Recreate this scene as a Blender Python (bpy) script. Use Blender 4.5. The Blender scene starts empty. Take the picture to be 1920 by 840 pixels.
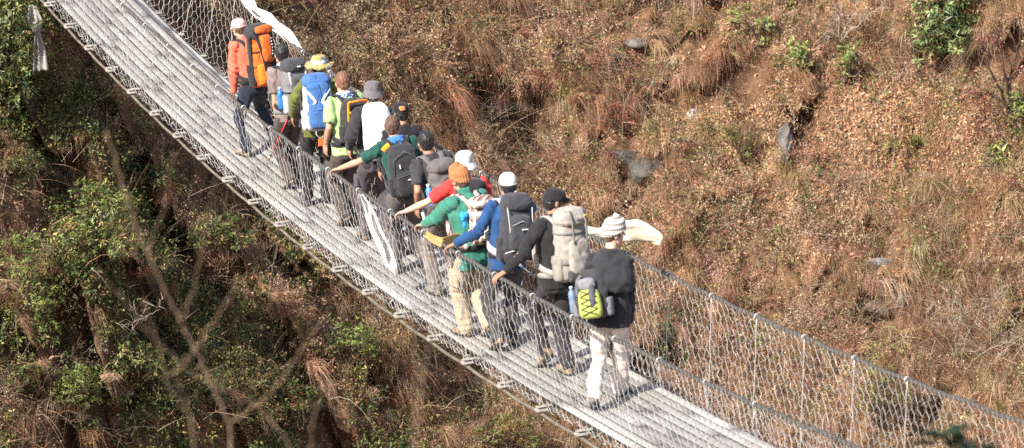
import bpy, bmesh, math, random
import numpy as np
from mathutils import Vector, Matrix

random.seed(7)
RNG = np.random.default_rng(11)
SC = bpy.context.scene
COL = SC.collection

# ------------------------------------------------------------------ numpy helpers
def A(*v):
    return np.array(v, dtype=float)

def hsh(t):
    return sum((i + 1) * ord(c) for i, c in enumerate(t))

def nrm(v):
    v = np.asarray(v, float)
    return v / (np.linalg.norm(v, axis=-1, keepdims=True) + 1e-12)

def _h(ix, iy, iz, seed):
    n = (ix * 374761393 + iy * 668265263 + iz * 2147483647 + seed * 1274126177) & 0xFFFFFFFF
    n = ((n ^ (n >> 13)) * 1274126177) & 0xFFFFFFFF
    n = ((n ^ (n >> 16)) * 2246822519) & 0xFFFFFFFF
    return ((n ^ (n >> 15)) & 0xFFFFFF) / float(0xFFFFFF)

def vnoise(P, seed=0):
    """value noise in -1..1 for an (N,3) array"""
    P = np.asarray(P, float)
    F = np.floor(P).astype(np.int64)
    t = P - F
    t = t * t * (3 - 2 * t)
    out = 0
    for dx in (0, 1):
        wx = t[:, 0] if dx else 1 - t[:, 0]
        for dy in (0, 1):
            wy = t[:, 1] if dy else 1 - t[:, 1]
            for dz in (0, 1):
                wz = t[:, 2] if dz else 1 - t[:, 2]
                out = out + wx * wy * wz * _h(F[:, 0] + dx, F[:, 1] + dy, F[:, 2] + dz, seed)
    return out * 2 - 1

def fbm(P, octv=3, seed=0, gain=.5):
    s, a, f = 0, 1.0, 1.0
    for o in range(octv):
        s = s + a * vnoise(np.asarray(P) * f, seed + o * 17)
        a *= gain
        f *= 2.03
    return s

def sstep(a, b, x):
    t = np.clip((np.asarray(x, float) - a) / (b - a), 0, 1)
    return t * t * (3 - 2 * t)

# ------------------------------------------------------------------ camera model
CAM = A(41.799, -13.2306, 14.5315)
YAW, PITCH, ROLL = 2.78965, .324761, -.027670
FPX = 7759.8            # focal length in pixels of the 1920 wide photograph
def cam_axes():
    cy, sy, cp, sp = math.cos(YAW), math.sin(YAW), math.cos(PITCH), math.sin(PITCH)
    f = A(cy * cp, sy * cp, -sp)
    r = A(sy, -cy, 0)
    u = np.cross(r, f)
    c, s = math.cos(ROLL), math.sin(ROLL)
    return c * r + s * u, -s * r + c * u, f
CR, CU, CF = cam_axes()
HF = nrm(A(math.cos(YAW), math.sin(YAW)))       # horizontal view direction
HR = A(math.sin(YAW), -math.cos(YAW))           # horizontal right direction

def ray(px, py):
    return nrm(CF + CR * (px - 960) / FPX + CU * (420 - py) / FPX)

def project(P):
    q = np.asarray(P, float) - CAM
    d = q @ CF
    return 960 + FPX * (q @ CR) / d, 420 - FPX * (q @ CU) / d

cam_d = bpy.data.cameras.new('camera')
cam = bpy.data.objects.new('camera', cam_d)
COL.objects.link(cam)
M = Matrix.Identity(4)
for i in range(3):
    M[i][0], M[i][1], M[i][2], M[i][3] = CR[i], CU[i], -CF[i], CAM[i]
cam.matrix_world = M
cam_d.sensor_width = 36
cam_d.lens = 36 * FPX / 1920
cam_d.clip_start = .5
cam_d.clip_end = 600
cam_d.dof.use_dof = True
cam_d.dof.focus_distance = 49.5
cam_d.dof.aperture_fstop = 3.3
SC.camera = cam

# ------------------------------------------------------------------ light
SUN_EL = math.radians(39.5)
SUN_TO = nrm(A(.44, -.90, 0)) * math.cos(SUN_EL) + A(0, 0, math.sin(SUN_EL))   # towards the sun
w = bpy.data.worlds.new('World')
SC.world = w
w.use_nodes = True
nt = w.node_tree
nt.nodes.clear()
sky = nt.nodes.new('ShaderNodeTexSky')
sky.sky_type = 'NISHITA'
sky.sun_disc = False
sky.sun_elevation = SUN_EL
sky.sun_rotation = math.atan2(SUN_TO[0], SUN_TO[1])
sky.air_density = 1.0
sky.dust_density = 1.5
bg = nt.nodes.new('ShaderNodeBackground')
bg.inputs[1].default_value = .15
wo = nt.nodes.new('ShaderNodeOutputWorld')
nt.links.new(sky.outputs[0], bg.inputs[0])
nt.links.new(bg.outputs[0], wo.inputs[0])
sl = bpy.data.lights.new('sun', 'SUN')
sl.energy = 5.0
sl.angle = math.radians(.55)
sl.color = (1, .945, .86)
so = bpy.data.objects.new('sun', sl)
COL.objects.link(so)
so.rotation_euler = Vector(SUN_TO).to_track_quat('Z', 'Y').to_euler()
SC.view_settings.view_transform = 'Standard'
SC.view_settings.look = 'None'
SC.view_settings.exposure = .93
SC.view_settings.gamma = 1
SC.view_settings.use_curve_mapping = False
SC.cycles.use_denoising = False
SC.cycles.max_bounces = 6
SC.cycles.diffuse_bounces = 3
SC.cycles.glossy_bounces = 2
SC.cycles.transmission_bounces = 3
SC.cycles.transparent_max_bounces = 4

# ------------------------------------------------------------------ materials
class NT:
    def __init__(s, name):
        s.m = bpy.data.materials.new(name)
        s.m.use_nodes = True
        s.t = s.m.node_tree
        s.t.nodes.clear()
        s.out = s.n('ShaderNodeOutputMaterial')
    def n(s, typ, **kw):
        nd = s.t.nodes.new(typ)
        for k, v in kw.items():
            if k.startswith('i_'):
                nd.inputs[k[2:].replace('_', ' ')].default_value = v
            else:
                setattr(nd, k, v)
        return nd
    def l(s, a, b):
        s.t.links.new(a, b)
    def ramp(s, fac, stops):
        r = s.n('ShaderNodeValToRGB')
        e = r.color_ramp.elements
        while len(e) < len(stops):
            e.new(.5)
        for el, (p, c) in zip(e, stops):
            el.position = p
            el.color = (*c, 1)
        s.l(fac, r.inputs[0])
        return r.outputs[0]
    def coord(s, kind='Object', scale=(1, 1, 1)):
        tc = s.n('ShaderNodeTexCoord')
        mp = s.n('ShaderNodeMapping')
        mp.inputs['Scale'].default_value = scale
        s.l(tc.outputs[kind], mp.inputs[0])
        return mp.outputs[0]
    def noise(s, co, scale, detail=3, rough=.55):
        n = s.n('ShaderNodeTexNoise')
        n.inputs['Scale'].default_value = scale
        n.inputs['Detail'].default_value = detail
        n.inputs['Roughness'].default_value = rough
        if co is not None:
            s.l(co, n.inputs['Vector'])
        return n.outputs[0]
    def bump(s, h, strength=.4, dist=.01):
        b = s.n('ShaderNodeBump')
        b.inputs['Strength'].default_value = strength
        b.inputs['Distance'].default_value = dist
        s.l(h, b.inputs['Height'])
        return b.outputs[0]
    def bsdf(s, col, rough=.8, metal=0, spec=.3, normal=None, sheen=0):
        b = s.n('ShaderNodeBsdfPrincipled')
        if isinstance(col, (tuple, list)):
            b.inputs['Base Color'].default_value = (*col[:3], 1)
        else:
            s.l(col, b.inputs['Base Color'])
        if isinstance(rough, float) or isinstance(rough, int):
            b.inputs['Roughness'].default_value = rough
        else:
            s.l(rough, b.inputs['Roughness'])
        b.inputs['Metallic'].default_value = metal
        b.inputs['Specular IOR Level'].default_value = spec
        if sheen:
            b.inputs['Sheen Weight'].default_value = sheen
        if normal is not None:
            s.l(normal, b.inputs['Normal'])
        return b.outputs[0]
    def done(s, sh):
        s.l(sh, s.out.inputs[0])
        return s.m

def mul(c, k):
    return tuple(max(0, min(1, x * k)) for x in c)

_mats = {}
def fabric(col, rough=.85, spec=.2, scale=11, var=.22, key=''):
    k = ('fab', tuple(col), rough, key)
    if k in _mats:
        return _mats[k]
    g = NT('fabric')
    co = g.coord()
    n1 = g.noise(co, scale, 4)
    n2 = g.noise(co, 160, 2)
    c = g.ramp(n1, [(.3, mul(col, 1 - var)), (.7, mul(col, 1 + var))])
    nb = g.bump(n1, .35, .012)
    b2 = g.n('ShaderNodeBump')
    b2.inputs['Strength'].default_value = .25
    b2.inputs['Distance'].default_value = .002
    g.l(n2, b2.inputs['Height'])
    g.l(nb, b2.inputs['Normal'])
    _mats[k] = g.done(g.bsdf(c, rough, 0, spec, b2.outputs[0], sheen=.15))
    return _mats[k]

def plain(col, rough=.6, metal=0, spec=.4, scale=20, var=.12):
    k = ('pl', tuple(col), rough, metal)
    if k in _mats:
        return _mats[k]
    g = NT('surface')
    co = g.coord()
    n1 = g.noise(co, scale, 4)
    c = g.ramp(n1, [(.3, mul(col, 1 - var)), (.7, mul(col, 1 + var))])
    _mats[k] = g.done(g.bsdf(c, rough, metal, spec, g.bump(n1, .15, .004)))
    return _mats[k]

def striped(c1, c2, axis=2, period=.04, ratio=.5, rough=.9):
    g = NT('striped_knit')
    tc = g.n('ShaderNodeTexCoord')
    sp = g.n('ShaderNodeSeparateXYZ')
    g.l(tc.outputs['Object'], sp.inputs[0])
    m = g.n('ShaderNodeMath', operation='MULTIPLY'); m.inputs[1].default_value = 1 / period
    g.l(sp.outputs[axis], m.inputs[0])
    fr = g.n('ShaderNodeMath', operation='FRACT'); g.l(m.outputs[0], fr.inputs[0])
    c = g.ramp(fr.outputs[0], [(ratio - .06, c1), (ratio + .06, c2)])
    n = g.noise(tc.outputs['Object'], 90, 2)
    return g.done(g.bsdf(c, rough, 0, .15, g.bump(n, .5, .004)))

def plaid():
    g = NT('plaid_cloth')
    tc = g.n('ShaderNodeTexCoord')
    sp = g.n('ShaderNodeSeparateXYZ')
    g.l(tc.outputs['Object'], sp.inputs[0])
    def band(src, per, stops):
        m = g.n('ShaderNodeMath', operation='MULTIPLY'); m.inputs[1].default_value = 1 / per
        g.l(src, m.inputs[0])
        fr = g.n('ShaderNodeMath', operation='FRACT'); g.l(m.outputs[0], fr.inputs[0])
        r = g.ramp(fr.outputs[0], stops)
        return r
    W, R, K = (.72, .66, .60), (.15, .065, .055), (.36, .25, .21)
    st = [(0, W), (.36, W), (.42, R), (.66, R), (.72, K), (.95, K)]
    a = band(sp.outputs[2], .105, st)
    ad = g.n('ShaderNodeMath', operation='ADD')
    g.l(sp.outputs[1], ad.inputs[0]); g.l(sp.outputs[0], ad.inputs[1])
    b = band(ad.outputs[0], .085, st)
    mx = g.n('ShaderNodeMix', data_type='RGBA', blend_type='MIX')
    mx.inputs[0].default_value = .5
    g.l(a, mx.inputs[6]); g.l(b, mx.inputs[7])
    n = g.noise(tc.outputs['Object'], 25, 3)
    return g.done(g.bsdf(mx.outputs[2], .9, 0, .15, g.bump(n, .3, .008)))

def blotchy(stops, scale=16):
    g = NT('printed_cloth')
    co = g.coord()
    v = g.noise(co, scale, 1.5, .5)
    r = g.n('ShaderNodeValToRGB')
    r.color_ramp.interpolation = 'CONSTANT'
    e = r.color_ramp.elements
    while len(e) < len(stops):
        e.new(.5)
    for el, (p, c) in zip(e, stops):
        el.position = p; el.color = (*c, 1)
    g.l(v, r.inputs[0])
    return g.done(g.bsdf(r.outputs[0], .9, 0, .15))

def foliage_mat(name, trans=.3, gloss=.25, rough=.55):
    g = NT(name)
    at = g.n('ShaderNodeAttribute', attribute_name='tint')
    b = g.bsdf(at.outputs['Color'], rough, 0, gloss)
    t = g.n('ShaderNodeBsdfTranslucent')
    g.l(at.outputs['Color'], t.inputs[0])
    mx = g.n('ShaderNodeMixShader')
    mx.inputs[0].default_value = trans
    g.l(b, mx.inputs[1]); g.l(t.outputs[0], mx.inputs[2])
    return g.done(mx.outputs[0])

def skin_mat(col):
    g = NT('skin')
    co = g.coord()
    n = g.noise(co, 22, 3)
    c = g.ramp(n, [(.3, mul(col, .88)), (.7, mul(col, 1.1))])
    b = g.bsdf(c, .55, 0, .35, g.bump(g.noise(co, 120, 2), .1, .002))
    return g.done(b)

SKIN = skin_mat((.50, .27, .18))
SKIN_TAN = skin_mat((.40, .20, .125))
SKIN_PALE = skin_mat((.60, .36, .26))
BLACK = fabric((.020, .020, .022))
BLACKISH = fabric((.034, .034, .037))
WHITE = fabric((.80, .80, .78), var=.05)
WEB = fabric((.02, .02, .022), rough=.75)
GREYWEB = fabric((.20, .20, .20))
METAL = plain((.55, .55, .55), .35, 1)

# ------------------------------------------------------------------ mesh building
class MB:
    def __init__(s):
        s.v = []; s.f = []; s.n = 0
    def add(s, V, F):
        o = s.n
        s.v.append(np.asarray(V, float)); s.n += len(V)
        s.f += [tuple(i + o for i in f) for f in F]
    def loft(s, rings, cap=True, closed=True):
        k = len(rings[0]); o = s.n
        for r in rings:
            s.v.append(np.asarray(r, float)); s.n += k
        m = k if closed else k - 1
        for i in range(len(rings) - 1):
            a, b = o + i * k, o + (i + 1) * k
            for j in range(m):
                j2 = (j + 1) % k
                s.f.append((a + j, a + j2, b + j2, b + j))
        if cap:
            s.f.append(tuple(o + j for j in range(k))[::-1])
            e = o + (len(rings) - 1) * k
            s.f.append(tuple(e + j for j in range(k)))
    def capsule(s, p0, p1, r0, r1, n=14, flat0=False, flat1=False, flatten=None):
        p0, p1 = np.asarray(p0, float), np.asarray(p1, float)
        d = nrm(p1 - p0)
        a = nrm(np.cross(d, A(0, 0, 1) if abs(d[2]) < .9 else A(1, 0, 0)))
        b = np.cross(d, a)
        th = np.linspace(0, 2 * math.pi, n, endpoint=False)
        circ = np.cos(th)[:, None] * a + np.sin(th)[:, None] * b
        rings = []
        if not flat0:
            for q in (80, 55, 28):
                q = math.radians(q)
                rings.append(p0 - d * r0 * math.sin(q) + circ * r0 * math.cos(q))
        rings.append(p0 + circ * r0)
        rings.append(p1 + circ * r1)
        if not flat1:
            for q in (28, 55, 80):
                q = math.radians(q)
                rings.append(p1 + d * r1 * math.sin(q) + circ * r1 * math.cos(q))
        s.loft(rings)
    def ell(s, c, ax, ay, az, n=16, m=10):
        """ellipsoid, half-axis vectors ax ay az"""
        th = np.linspace(0, 2 * math.pi, n, endpoint=False)
        rings = []
        for i in range(1, m):
            q = -math.pi / 2 + math.pi * i / m
            rings.append(c + math.sin(q) * az + math.cos(q) * (np.cos(th)[:, None] * ax + np.sin(th)[:, None] * ay))
        s.loft(rings)
    def tube(s, pts, r, n=6, cap=True):
        pts = np.asarray(pts, float)
        r = np.broadcast_to(np.asarray(r, float), (len(pts),))
        T = np.gradient(pts, axis=0); T = nrm(T)
        ref = A(0, 0, 1) if abs(T[0][2]) < .9 else A(1, 0, 0)
        a = nrm(np.cross(T[0], ref))
        th = np.linspace(0, 2 * math.pi, n, endpoint=False)
        rings = []
        for i in range(len(pts)):
            a = a - T[i] * (a @ T[i]); a = nrm(a)
            b = np.cross(T[i], a)
            rings.append(pts[i] + r[i] * (np.cos(th)[:, None] * a + np.sin(th)[:, None] * b))
        s.loft(rings, cap)
    def strap(s, pts, wdir, width, thick=.004):
        """flat webbing along pts; wdir = width direction(s)"""
        pts = np.asarray(pts, float)
        wd = np.broadcast_to(np.asarray(wdir, float), pts.shape)
        T = nrm(np.gradient(pts, axis=0))
        rings = []
        for p, t, wv in zip(pts, T, wd):
            wv = nrm(wv - t * (wv @ t)); nn = np.cross(t, wv)
            rings.append(np.array([p + wv * width / 2 + nn * thick, p - wv * width / 2 + nn * thick,
                                   p - wv * width / 2 - nn * thick, p + wv * width / 2 - nn * thick]))
        s.loft(rings)
    def box(s, c, ax, ay, az):
        r = [c + sx * ax + sy * ay for sx, sy in ((1, 1), (-1, 1), (-1, -1), (1, -1))]
        s.loft([np.array(r) - az, np.array(r) + az])
    def V(s):
        return np.concatenate(s.v)

def raw_mesh(name, V, F, smooth=True):
    me = bpy.data.meshes.new(name)
    me.from_pydata([tuple(p) for p in V], [], F)
    me.update()
    if smooth:
        me.polygons.foreach_set('use_smooth', [True] * len(me.polygons))
    return me

def link(name, me, mat=None, parent=None):
    o = bpy.data.objects.new(name, me)
    COL.objects.link(o)
    if mat is not None:
        me.materials.append(mat)
    if parent is not None:
        o.parent = parent
    return o

def recalc(me):
    bm = bmesh.new(); bm.from_mesh(me)
    bmesh.ops.recalc_face_normals(bm, faces=bm.faces)
    bm.to_mesh(me); bm.free()

def build(name, mb, mat, parent=None, smooth=True, fix=True):
    me = raw_mesh(name, mb.V(), mb.f, smooth)
    if fix:
        recalc(me)
    return link(name, me, mat, parent)

def fuse(name, mb, mat, parent=None, vox=.01, iters=4, disp=0, dscale=9, seed=0, stretch=(1, 1, 1), dfun=None):
    """one continuous surface from overlapping closed shapes (voxel union), smoothed, with cloth folds"""
    me0 = raw_mesh('t', mb.V(), mb.f); recalc(me0)
    o = link('t', me0)
    m = o.modifiers.new('r', 'REMESH'); m.mode = 'VOXEL'; m.voxel_size = vox; m.use_smooth_shade = True
    if iters:
        s = o.modifiers.new('s', 'SMOOTH'); s.factor = .5; s.iterations = iters
    dg = bpy.context.evaluated_depsgraph_get()
    me = bpy.data.meshes.new_from_object(o.evaluated_get(dg))
    bpy.data.objects.remove(o); bpy.data.meshes.remove(me0)
    me.name = name
    if disp or dfun:
        N = len(me.vertices)
        P = np.empty(N * 3); me.vertices.foreach_get('co', P); P = P.reshape(-1, 3)
        Nn = np.empty(N * 3); me.vertices.foreach_get('normal', Nn); Nn = Nn.reshape(-1, 3)
        d = 0
        if disp:
            q = P * dscale * np.array(stretch)
            n1 = 1 - 2 * np.abs(fbm(q, 2, seed + 3))
            d = disp * (.8 * n1 + .5 * fbm(P * dscale * .55, 2, seed + 40))
        if dfun:
            d = d + dfun(P)
        P = P + Nn * np.asarray(d).reshape(-1, 1)
        me.vertices.foreach_set('co', P.ravel()); me.update()
    me.polygons.foreach_set('use_smooth', [True] * len(me.polygons))
    return link(name, me, mat, parent)

def tag(o, label=None, cat=None, group=None, kind=None):
    if label: o['label'] = label
    if cat: o['category'] = cat
    if group: o['group'] = group
    if kind: o['kind'] = kind
    return o

def thing(name, label, cat, loc, group=None):
    o = bpy.data.objects.new(name, None)
    o.empty_display_size = .2
    o.location = tuple(loc)
    COL.objects.link(o)
    return tag(o, label, cat, group)

def big_mesh(name, V, F, C, mat, parent=None):
    """triangles in bulk; C is a colour per vertex"""
    me = bpy.data.meshes.new(name)
    V = np.asarray(V, np.float32); F = np.asarray(F, np.int32)
    me.vertices.add(len(V)); me.loops.add(F.size); me.polygons.add(len(F))
    me.vertices.foreach_set('co', V.ravel())
    me.loops.foreach_set('vertex_index', F.ravel())
    me.polygons.foreach_set('loop_start', np.arange(0, F.size, F.shape[1], dtype=np.int32))
    me.update(calc_edges=True)
    if C is not None:
        at = me.attributes.new('tint', 'FLOAT_COLOR', 'POINT')
        c4 = np.ones((len(V), 4), np.float32); c4[:, :3] = C
        at.data.foreach_set('color', c4.ravel())
    return link(name, me, mat, parent)

# ================================================================== THE BRIDGE
DW = 1.06                 # deck width
def deck_z(x):
    return .0468177 * x + .0044107 * x * x
SPC = 1.01505
RAILH = 1.055
def splay(x):
    return .149 + .1 * np.clip(-5.2 - np.asarray(x, float), 0, 3)
def rail(x, side):
    """point on the hand cable; side -1 = near, +1 = far"""
    off = splay(x) if side > 0 else .149
    return A(x, side * (DW / 2 + off), deck_z(x) + RAILH)

X0, X1 = -19.5, 21.0
root = thing('suspension_bridge', 'long steel suspension footbridge with grey plank deck and wire netting sides crossing the gorge', 'bridge', (0, 0, 0))

def galv():
    g = NT('galvanised_wire')
    n = g.noise(g.coord(), 6, 3)
    c = g.ramp(n, [(.3, (.50, .50, .49)), (.7, (.72, .71, .68))])
    return g.done(g.bsdf(c, .42, .35, .5))
GALV = galv()
def plank_mat():
    g = NT('weathered_deck_steel')
    co = g.coord('Object', (1.2, 9, 1))
    co2 = g.coord('Object', (1, 1, 1))
    n1 = g.noise(co, 2.2, 5, .65)
    n2 = g.noise(co2, 55, 3, .7)
    n3 = g.noise(co2, .9, 2)
    at = g.n('ShaderNodeAttribute', attribute_name='tint')
    a = g.ramp(n1, [(.25, (.80, .79, .77)), (.5, (.90, .895, .88)), (.75, (1, 1, .99))])
    b = g.ramp(n2, [(.30, (.62, .58, .53)), (.52, (.95, .95, .94)), (.8, (1.0, 1.0, 1.0))])
    m1 = g.n('ShaderNodeMix', data_type='RGBA', blend_type='MULTIPLY'); m1.inputs[0].default_value = 1
    g.l(a, m1.inputs[6]); g.l(b, m1.inputs[7])
    m2 = g.n('ShaderNodeMix', data_type='RGBA', blend_type='MULTIPLY'); m2.inputs[0].default_value = 1
    g.l(m1.outputs[2], m2.inputs[6]); g.l(at.outputs['Color'], m2.inputs[7])
    c = g.ramp(n3, [(.35, (.86, .83, .79)), (.65, (1, 1, 1))])
    m3 = g.n('ShaderNodeMix', data_type='RGBA', blend_type='MULTIPLY'); m3.inputs[0].default_value = 1
    g.l(m2.outputs[2], m3.inputs[6]); g.l(c, m3.inputs[7])
    return g.done(g.bsdf(m3.outputs[2], .6, .15, .3, g.bump(n2, .5, .004)))
PLANK = plank_mat()
def cable_mat():
    g = NT('weathered_wire_rope')
    n = g.noise(g.coord('Object', (1, 1, 1)), 24, 3)
    c = g.ramp(n, [(.3, (.045, .042, .038)), (.7, (.135, .125, .11))])
    return g.done(g.bsdf(c, .6, .2, .3))
ROPE = cable_mat()
def cable2_mat():
    g = NT('dusty_deck_cable')
    n = g.noise(g.coord(), 9, 4)
    c = g.ramp(n, [(.3, (.10, .085, .065)), (.7, (.21, .18, .14))])
    return g.done(g.bsdf(c, .7, .1, .3))
ROPE2 = cable2_mat()

# planks: long narrow strips with staggered butt joints
NP = 10
gap = .0125
pw = (DW - gap * (NP - 1)) / NP
for j in range(NP):
    y0 = -DW / 2 + j * (pw + gap)
    y1 = y0 + pw
    Vs, Fs, Cs = [], [], []
    x = X0 - random.random() * 2
    n = 0
    while x < X1:
        L = 2.03 + (random.random() - .5) * .02
        xs = np.linspace(x, x + L - .006, 9)
        t = .80 if j in (0, NP - 1) else random.uniform(.55, .68)
        if j in (1, 8): t = random.uniform(.62, .74)
        if x < -3: t = .6 * t + .22
        t *= .76; col = np.array([t, t * .98, t * .945])
        jz = random.uniform(-.002, .003); jy = random.uniform(-.0025, .0025)
        tilt = random.uniform(-.002, .002)
        for xx in xs:
            z = deck_z(xx) + jz
            for yy, zz, dk in ((y0, -.032, .08), (y0, -.006, .15), (y0 + .002, -.002, 1), (y0 + .005, tilt, 1), (y1 - .005, -tilt, 1), (y1 - .002, -.002, 1), (y1, -.006, .15), (y1, -.032, .08)):
                Vs.append((xx, yy + jy, z + zz)); Cs.append(col * dk)
        for i in range(8):
            a = n + i * 8; b = a + 8
            for k in range(7):
                Fs.append((a + k, b + k, b + k + 1)); Fs.append((a + k, b + k + 1, a + k + 1))
        for e in (n, n + 64):
            Fs += [(e, e + 1, e + 6), (e, e + 6, e + 7), (e + 1, e + 2, e + 5), (e + 1, e + 5, e + 6), (e + 2, e + 3, e + 4), (e + 2, e + 4, e + 5)]
        n += 72
        x += L
    big_mesh('deck_plank', Vs, Fs, Cs, PLANK, root)

LASH = plain((.17, .16, .145), .55, .3, .4, 30, .3)
# cables
def cable(name, fy, fz, r, mat, wrap=0, x0=X0, x1=X1, seed=0):
    xs = np.arange(x0, x1, .12)
    pts = np.array([A(x, fy(x), fz(x)) for x in xs])
    pts[:, 2] += .006 * np.sin(xs * 6.19 + seed)
    mb = MB(); mb.tube(pts, r, 8)
    o = build(name, mb, mat, root)
    if wrap:
        mb = MB()
        xs = np.arange(x0, x1, .011)
        ph = xs * 2 * math.pi / .085
        p = np.array([A(x, fy(x), fz(x)) for x in xs])
        p[:, 2] += .006 * np.sin(xs * 6.19 + seed)
        p[:, 1] += (r + .001) * np.cos(ph); p[:, 2] += (r + .001) * np.sin(ph)
        mb.tube(p, wrap, 4)
        build('lashing_wire', mb, LASH, o)
    return o
for sd in (-1, 1):
    f = (lambda x, sd=sd: rail(x, sd)[1])
    cable('hand_cable', f, lambda x: deck_z(x) + RAILH, .0175, ROPE, .0045, seed=sd)
    cable('deck_cable', lambda x, sd=sd: sd * (DW / 2 + .105), lambda x: deck_z(x) - .115, .017, ROPE2, seed=sd + 3)

# crossbeams with the little angle seats that stick out beyond the deck, and hangers
CB_MAT = plain((.42, .39, .34), .6, .3, .4, 12, .3)
for i in range(-5, 24):
    x = (i - 9) * SPC
    if x > 13.2: continue
    z = deck_z(x)
    s = .0468 + .00882 * x
    T = nrm(A(1, 0, s)); N = A(-T[2], 0, T[0])
    mb = MB()
    mb.box(A(x, -.02, z - .0335) - N * .030, T * .004, A(0, DW / 2 + .13, 0), N * .030)
    mb.box(A(x, -.02, z - .0335) + T * .029 - N * .0035, T * .025, A(0, DW / 2 + .13, 0), N * .0035)
    o = build('crossbeam', mb, CB_MAT, root, smooth=False)
    for sd in (-1,):
        mb = MB()
        mb.box(A(x, sd * (DW / 2 + .105), z - .068) + T * .03, T * .046, A(0, .052, 0), N * .007)
        mb.box(A(x, sd * (DW / 2 + .105), z - .0862) + T * .03, T * .016, A(0, .02, 0), N * .014)
        build('cable_seat', mb, plain((.55, .52, .47), .5, .4, .5, 15, .25), o, smooth=False)
    for sd in (-1, 1):
        b = A(x, sd * (DW / 2 + .10), z - .06); t = rail(x, sd)
        mb = MB()
        k = 14
        pts = np.array([b + (t - b) * q for q in np.linspace(0, 1, k)])
        pts[1:-1] += RNG.normal(0, .003, (k - 2, 3))
        mb.tube(pts, .0034, 5)
        th = np.linspace(0, 2 * math.pi * 1.6, 15)
        lp = np.array([t + A(.006 * (q - 5) / 5, .026 * math.cos(q), .026 * math.sin(q)) for q in th])
        mb.tube(lp, .0032, 5)
        tail = np.array([t + A(.01, 0, -.03), t + A(.03, -.02, -.07), t + A(.025, -.03, -.13)])
        mb.tube(tail, .0022, 4)
        build('hanger_wire', mb, GALV, root)

# hexagonal wire netting, hung from the hand cable down to the ends of the crossbeams
def netting(sd):
    x0 = -13.0
    xs_ = [x0]                          # the netting is pulled wider towards the far tower
    while xs_[-1] < 16.2:
        xs_.append(xs_[-1] + .064 + .05 * float(sstep(1.5, -5, xs_[-1])))
    nx = (len(xs_) - 2) // 2
    rows = 11
    V, F = [], []
    cnt = 0
    nodes = {}
    def surf(x, t):
        # t 0 at the foot, 1 at the hand cable
        b = A(x, sd * (DW / 2 + .10), deck_z(x) - .06); e = rail(x, sd)
        p = b + (e - b) * t
        bulge = .035 * math.sin(math.pi * t) * (.6 + .4 * math.sin(x * 2.1 + sd)) * sd
        p = p + A(0, bulge, 0)
        return p
    def node(i, k):
        key = (i, k)
        if key not in nodes:
            # flat-sided hexagon grid, corners alternate up and down
            x = xs_[i]
            row, q = divmod(k, 2)
            up = .26 if ((i + row) % 2 == 0) else -.26
            t = (k * .5 + 0) / rows
            t = (row + .5 + (up if q == 0 else up)) / rows
            nz = vnoise(np.array([[x * 1.3, row * .35, sd * 3.0]]), 5)[0]
            nz2 = vnoise(np.array([[x * 1.1, row * .4, sd * 3.0 + 9]]), 8)[0]
            t = min(max(t, 0), 1)
            p = surf(x + .022 * nz, t)
            p = p + np.array([random.gauss(0, .006), random.gauss(0, .005),   .018 * nz2 + random.gauss(0, .006)])
            nodes[key] = p
        return nodes[key]
    segs = []
    for row in range(rows):
        for i in range(2 * nx):
            a = node(i, row * 2); b = node(i + 1, row * 2)
            segs.append((a, b, .0020))
            if (i + row) % 2 == 0:                 # this corner points up: twisted leg to the row above
                if row < rows - 1:
                    segs.append((a, node(i, (row + 1) * 2), .0027))
                else:
                    segs.append((a, rail(a[0], sd) - A(0, 0, .012), .0027))
            elif row == 0:
                segs.append((a, A(a[0], sd * (DW / 2 + .045), deck_z(a[0]) - .045 + random.gauss(0, .012)), .0027))
    # the folded hem of the netting lying along the plank edge in loose loops
    x = x0
    while x < 15.5:
        L = random.uniform(.10, .26)
        c = A(x, sd * (DW / 2 + random.uniform(.02, .085)), deck_z(x) - random.uniform(.015, .06))
        th0 = random.uniform(0, 6.28)
        pr = None
        for q in np.linspace(0, random.uniform(3, 6.3), 8):
            p = c + A(L * .5 * math.cos(q + th0), .035 * math.sin(q + th0), .03 * math.sin(2 * q + th0))
            if pr is not None: segs.append((pr, p, .0022))
            pr = p
        x += random.uniform(.08, .2)
    segs_a = np.array([s[0] for s in segs]); segs_b = np.array([s[1] for s in segs]); R = np.array([s[2] for s in segs])
    d = nrm(segs_b - segs_a)
    ref = np.where(np.abs(d[:, 1:2]) < .8, A(0, 1, 0), A(1, 0, 0))
    u = nrm(np.cross(d, ref)); v = np.cross(d, u)
    Vv = []
    for k in range(3):
        o = (u * math.cos(k * 2.0944) + v * math.sin(k * 2.0944)) * R[:, None]
        Vv += [segs_a + o, segs_b + o]
    Vv = np.stack(Vv, 1)                    # (S,6,3)
    base = np.arange(len(segs))[:, None] * 6
    F = []
    for k in range(3):
        k2 = (k + 1) % 3
        F += [base + np.array([[2 * k, 2 * k2, 2 * k2 + 1]]), base + np.array([[2 * k, 2 * k2 + 1, 2 * k + 1]])]
    F = np.concatenate(F)
    big_mesh('wire_netting', Vv.reshape(-1, 3), F, None, GALV, root)
netting(-1)
netting(1)

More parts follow.
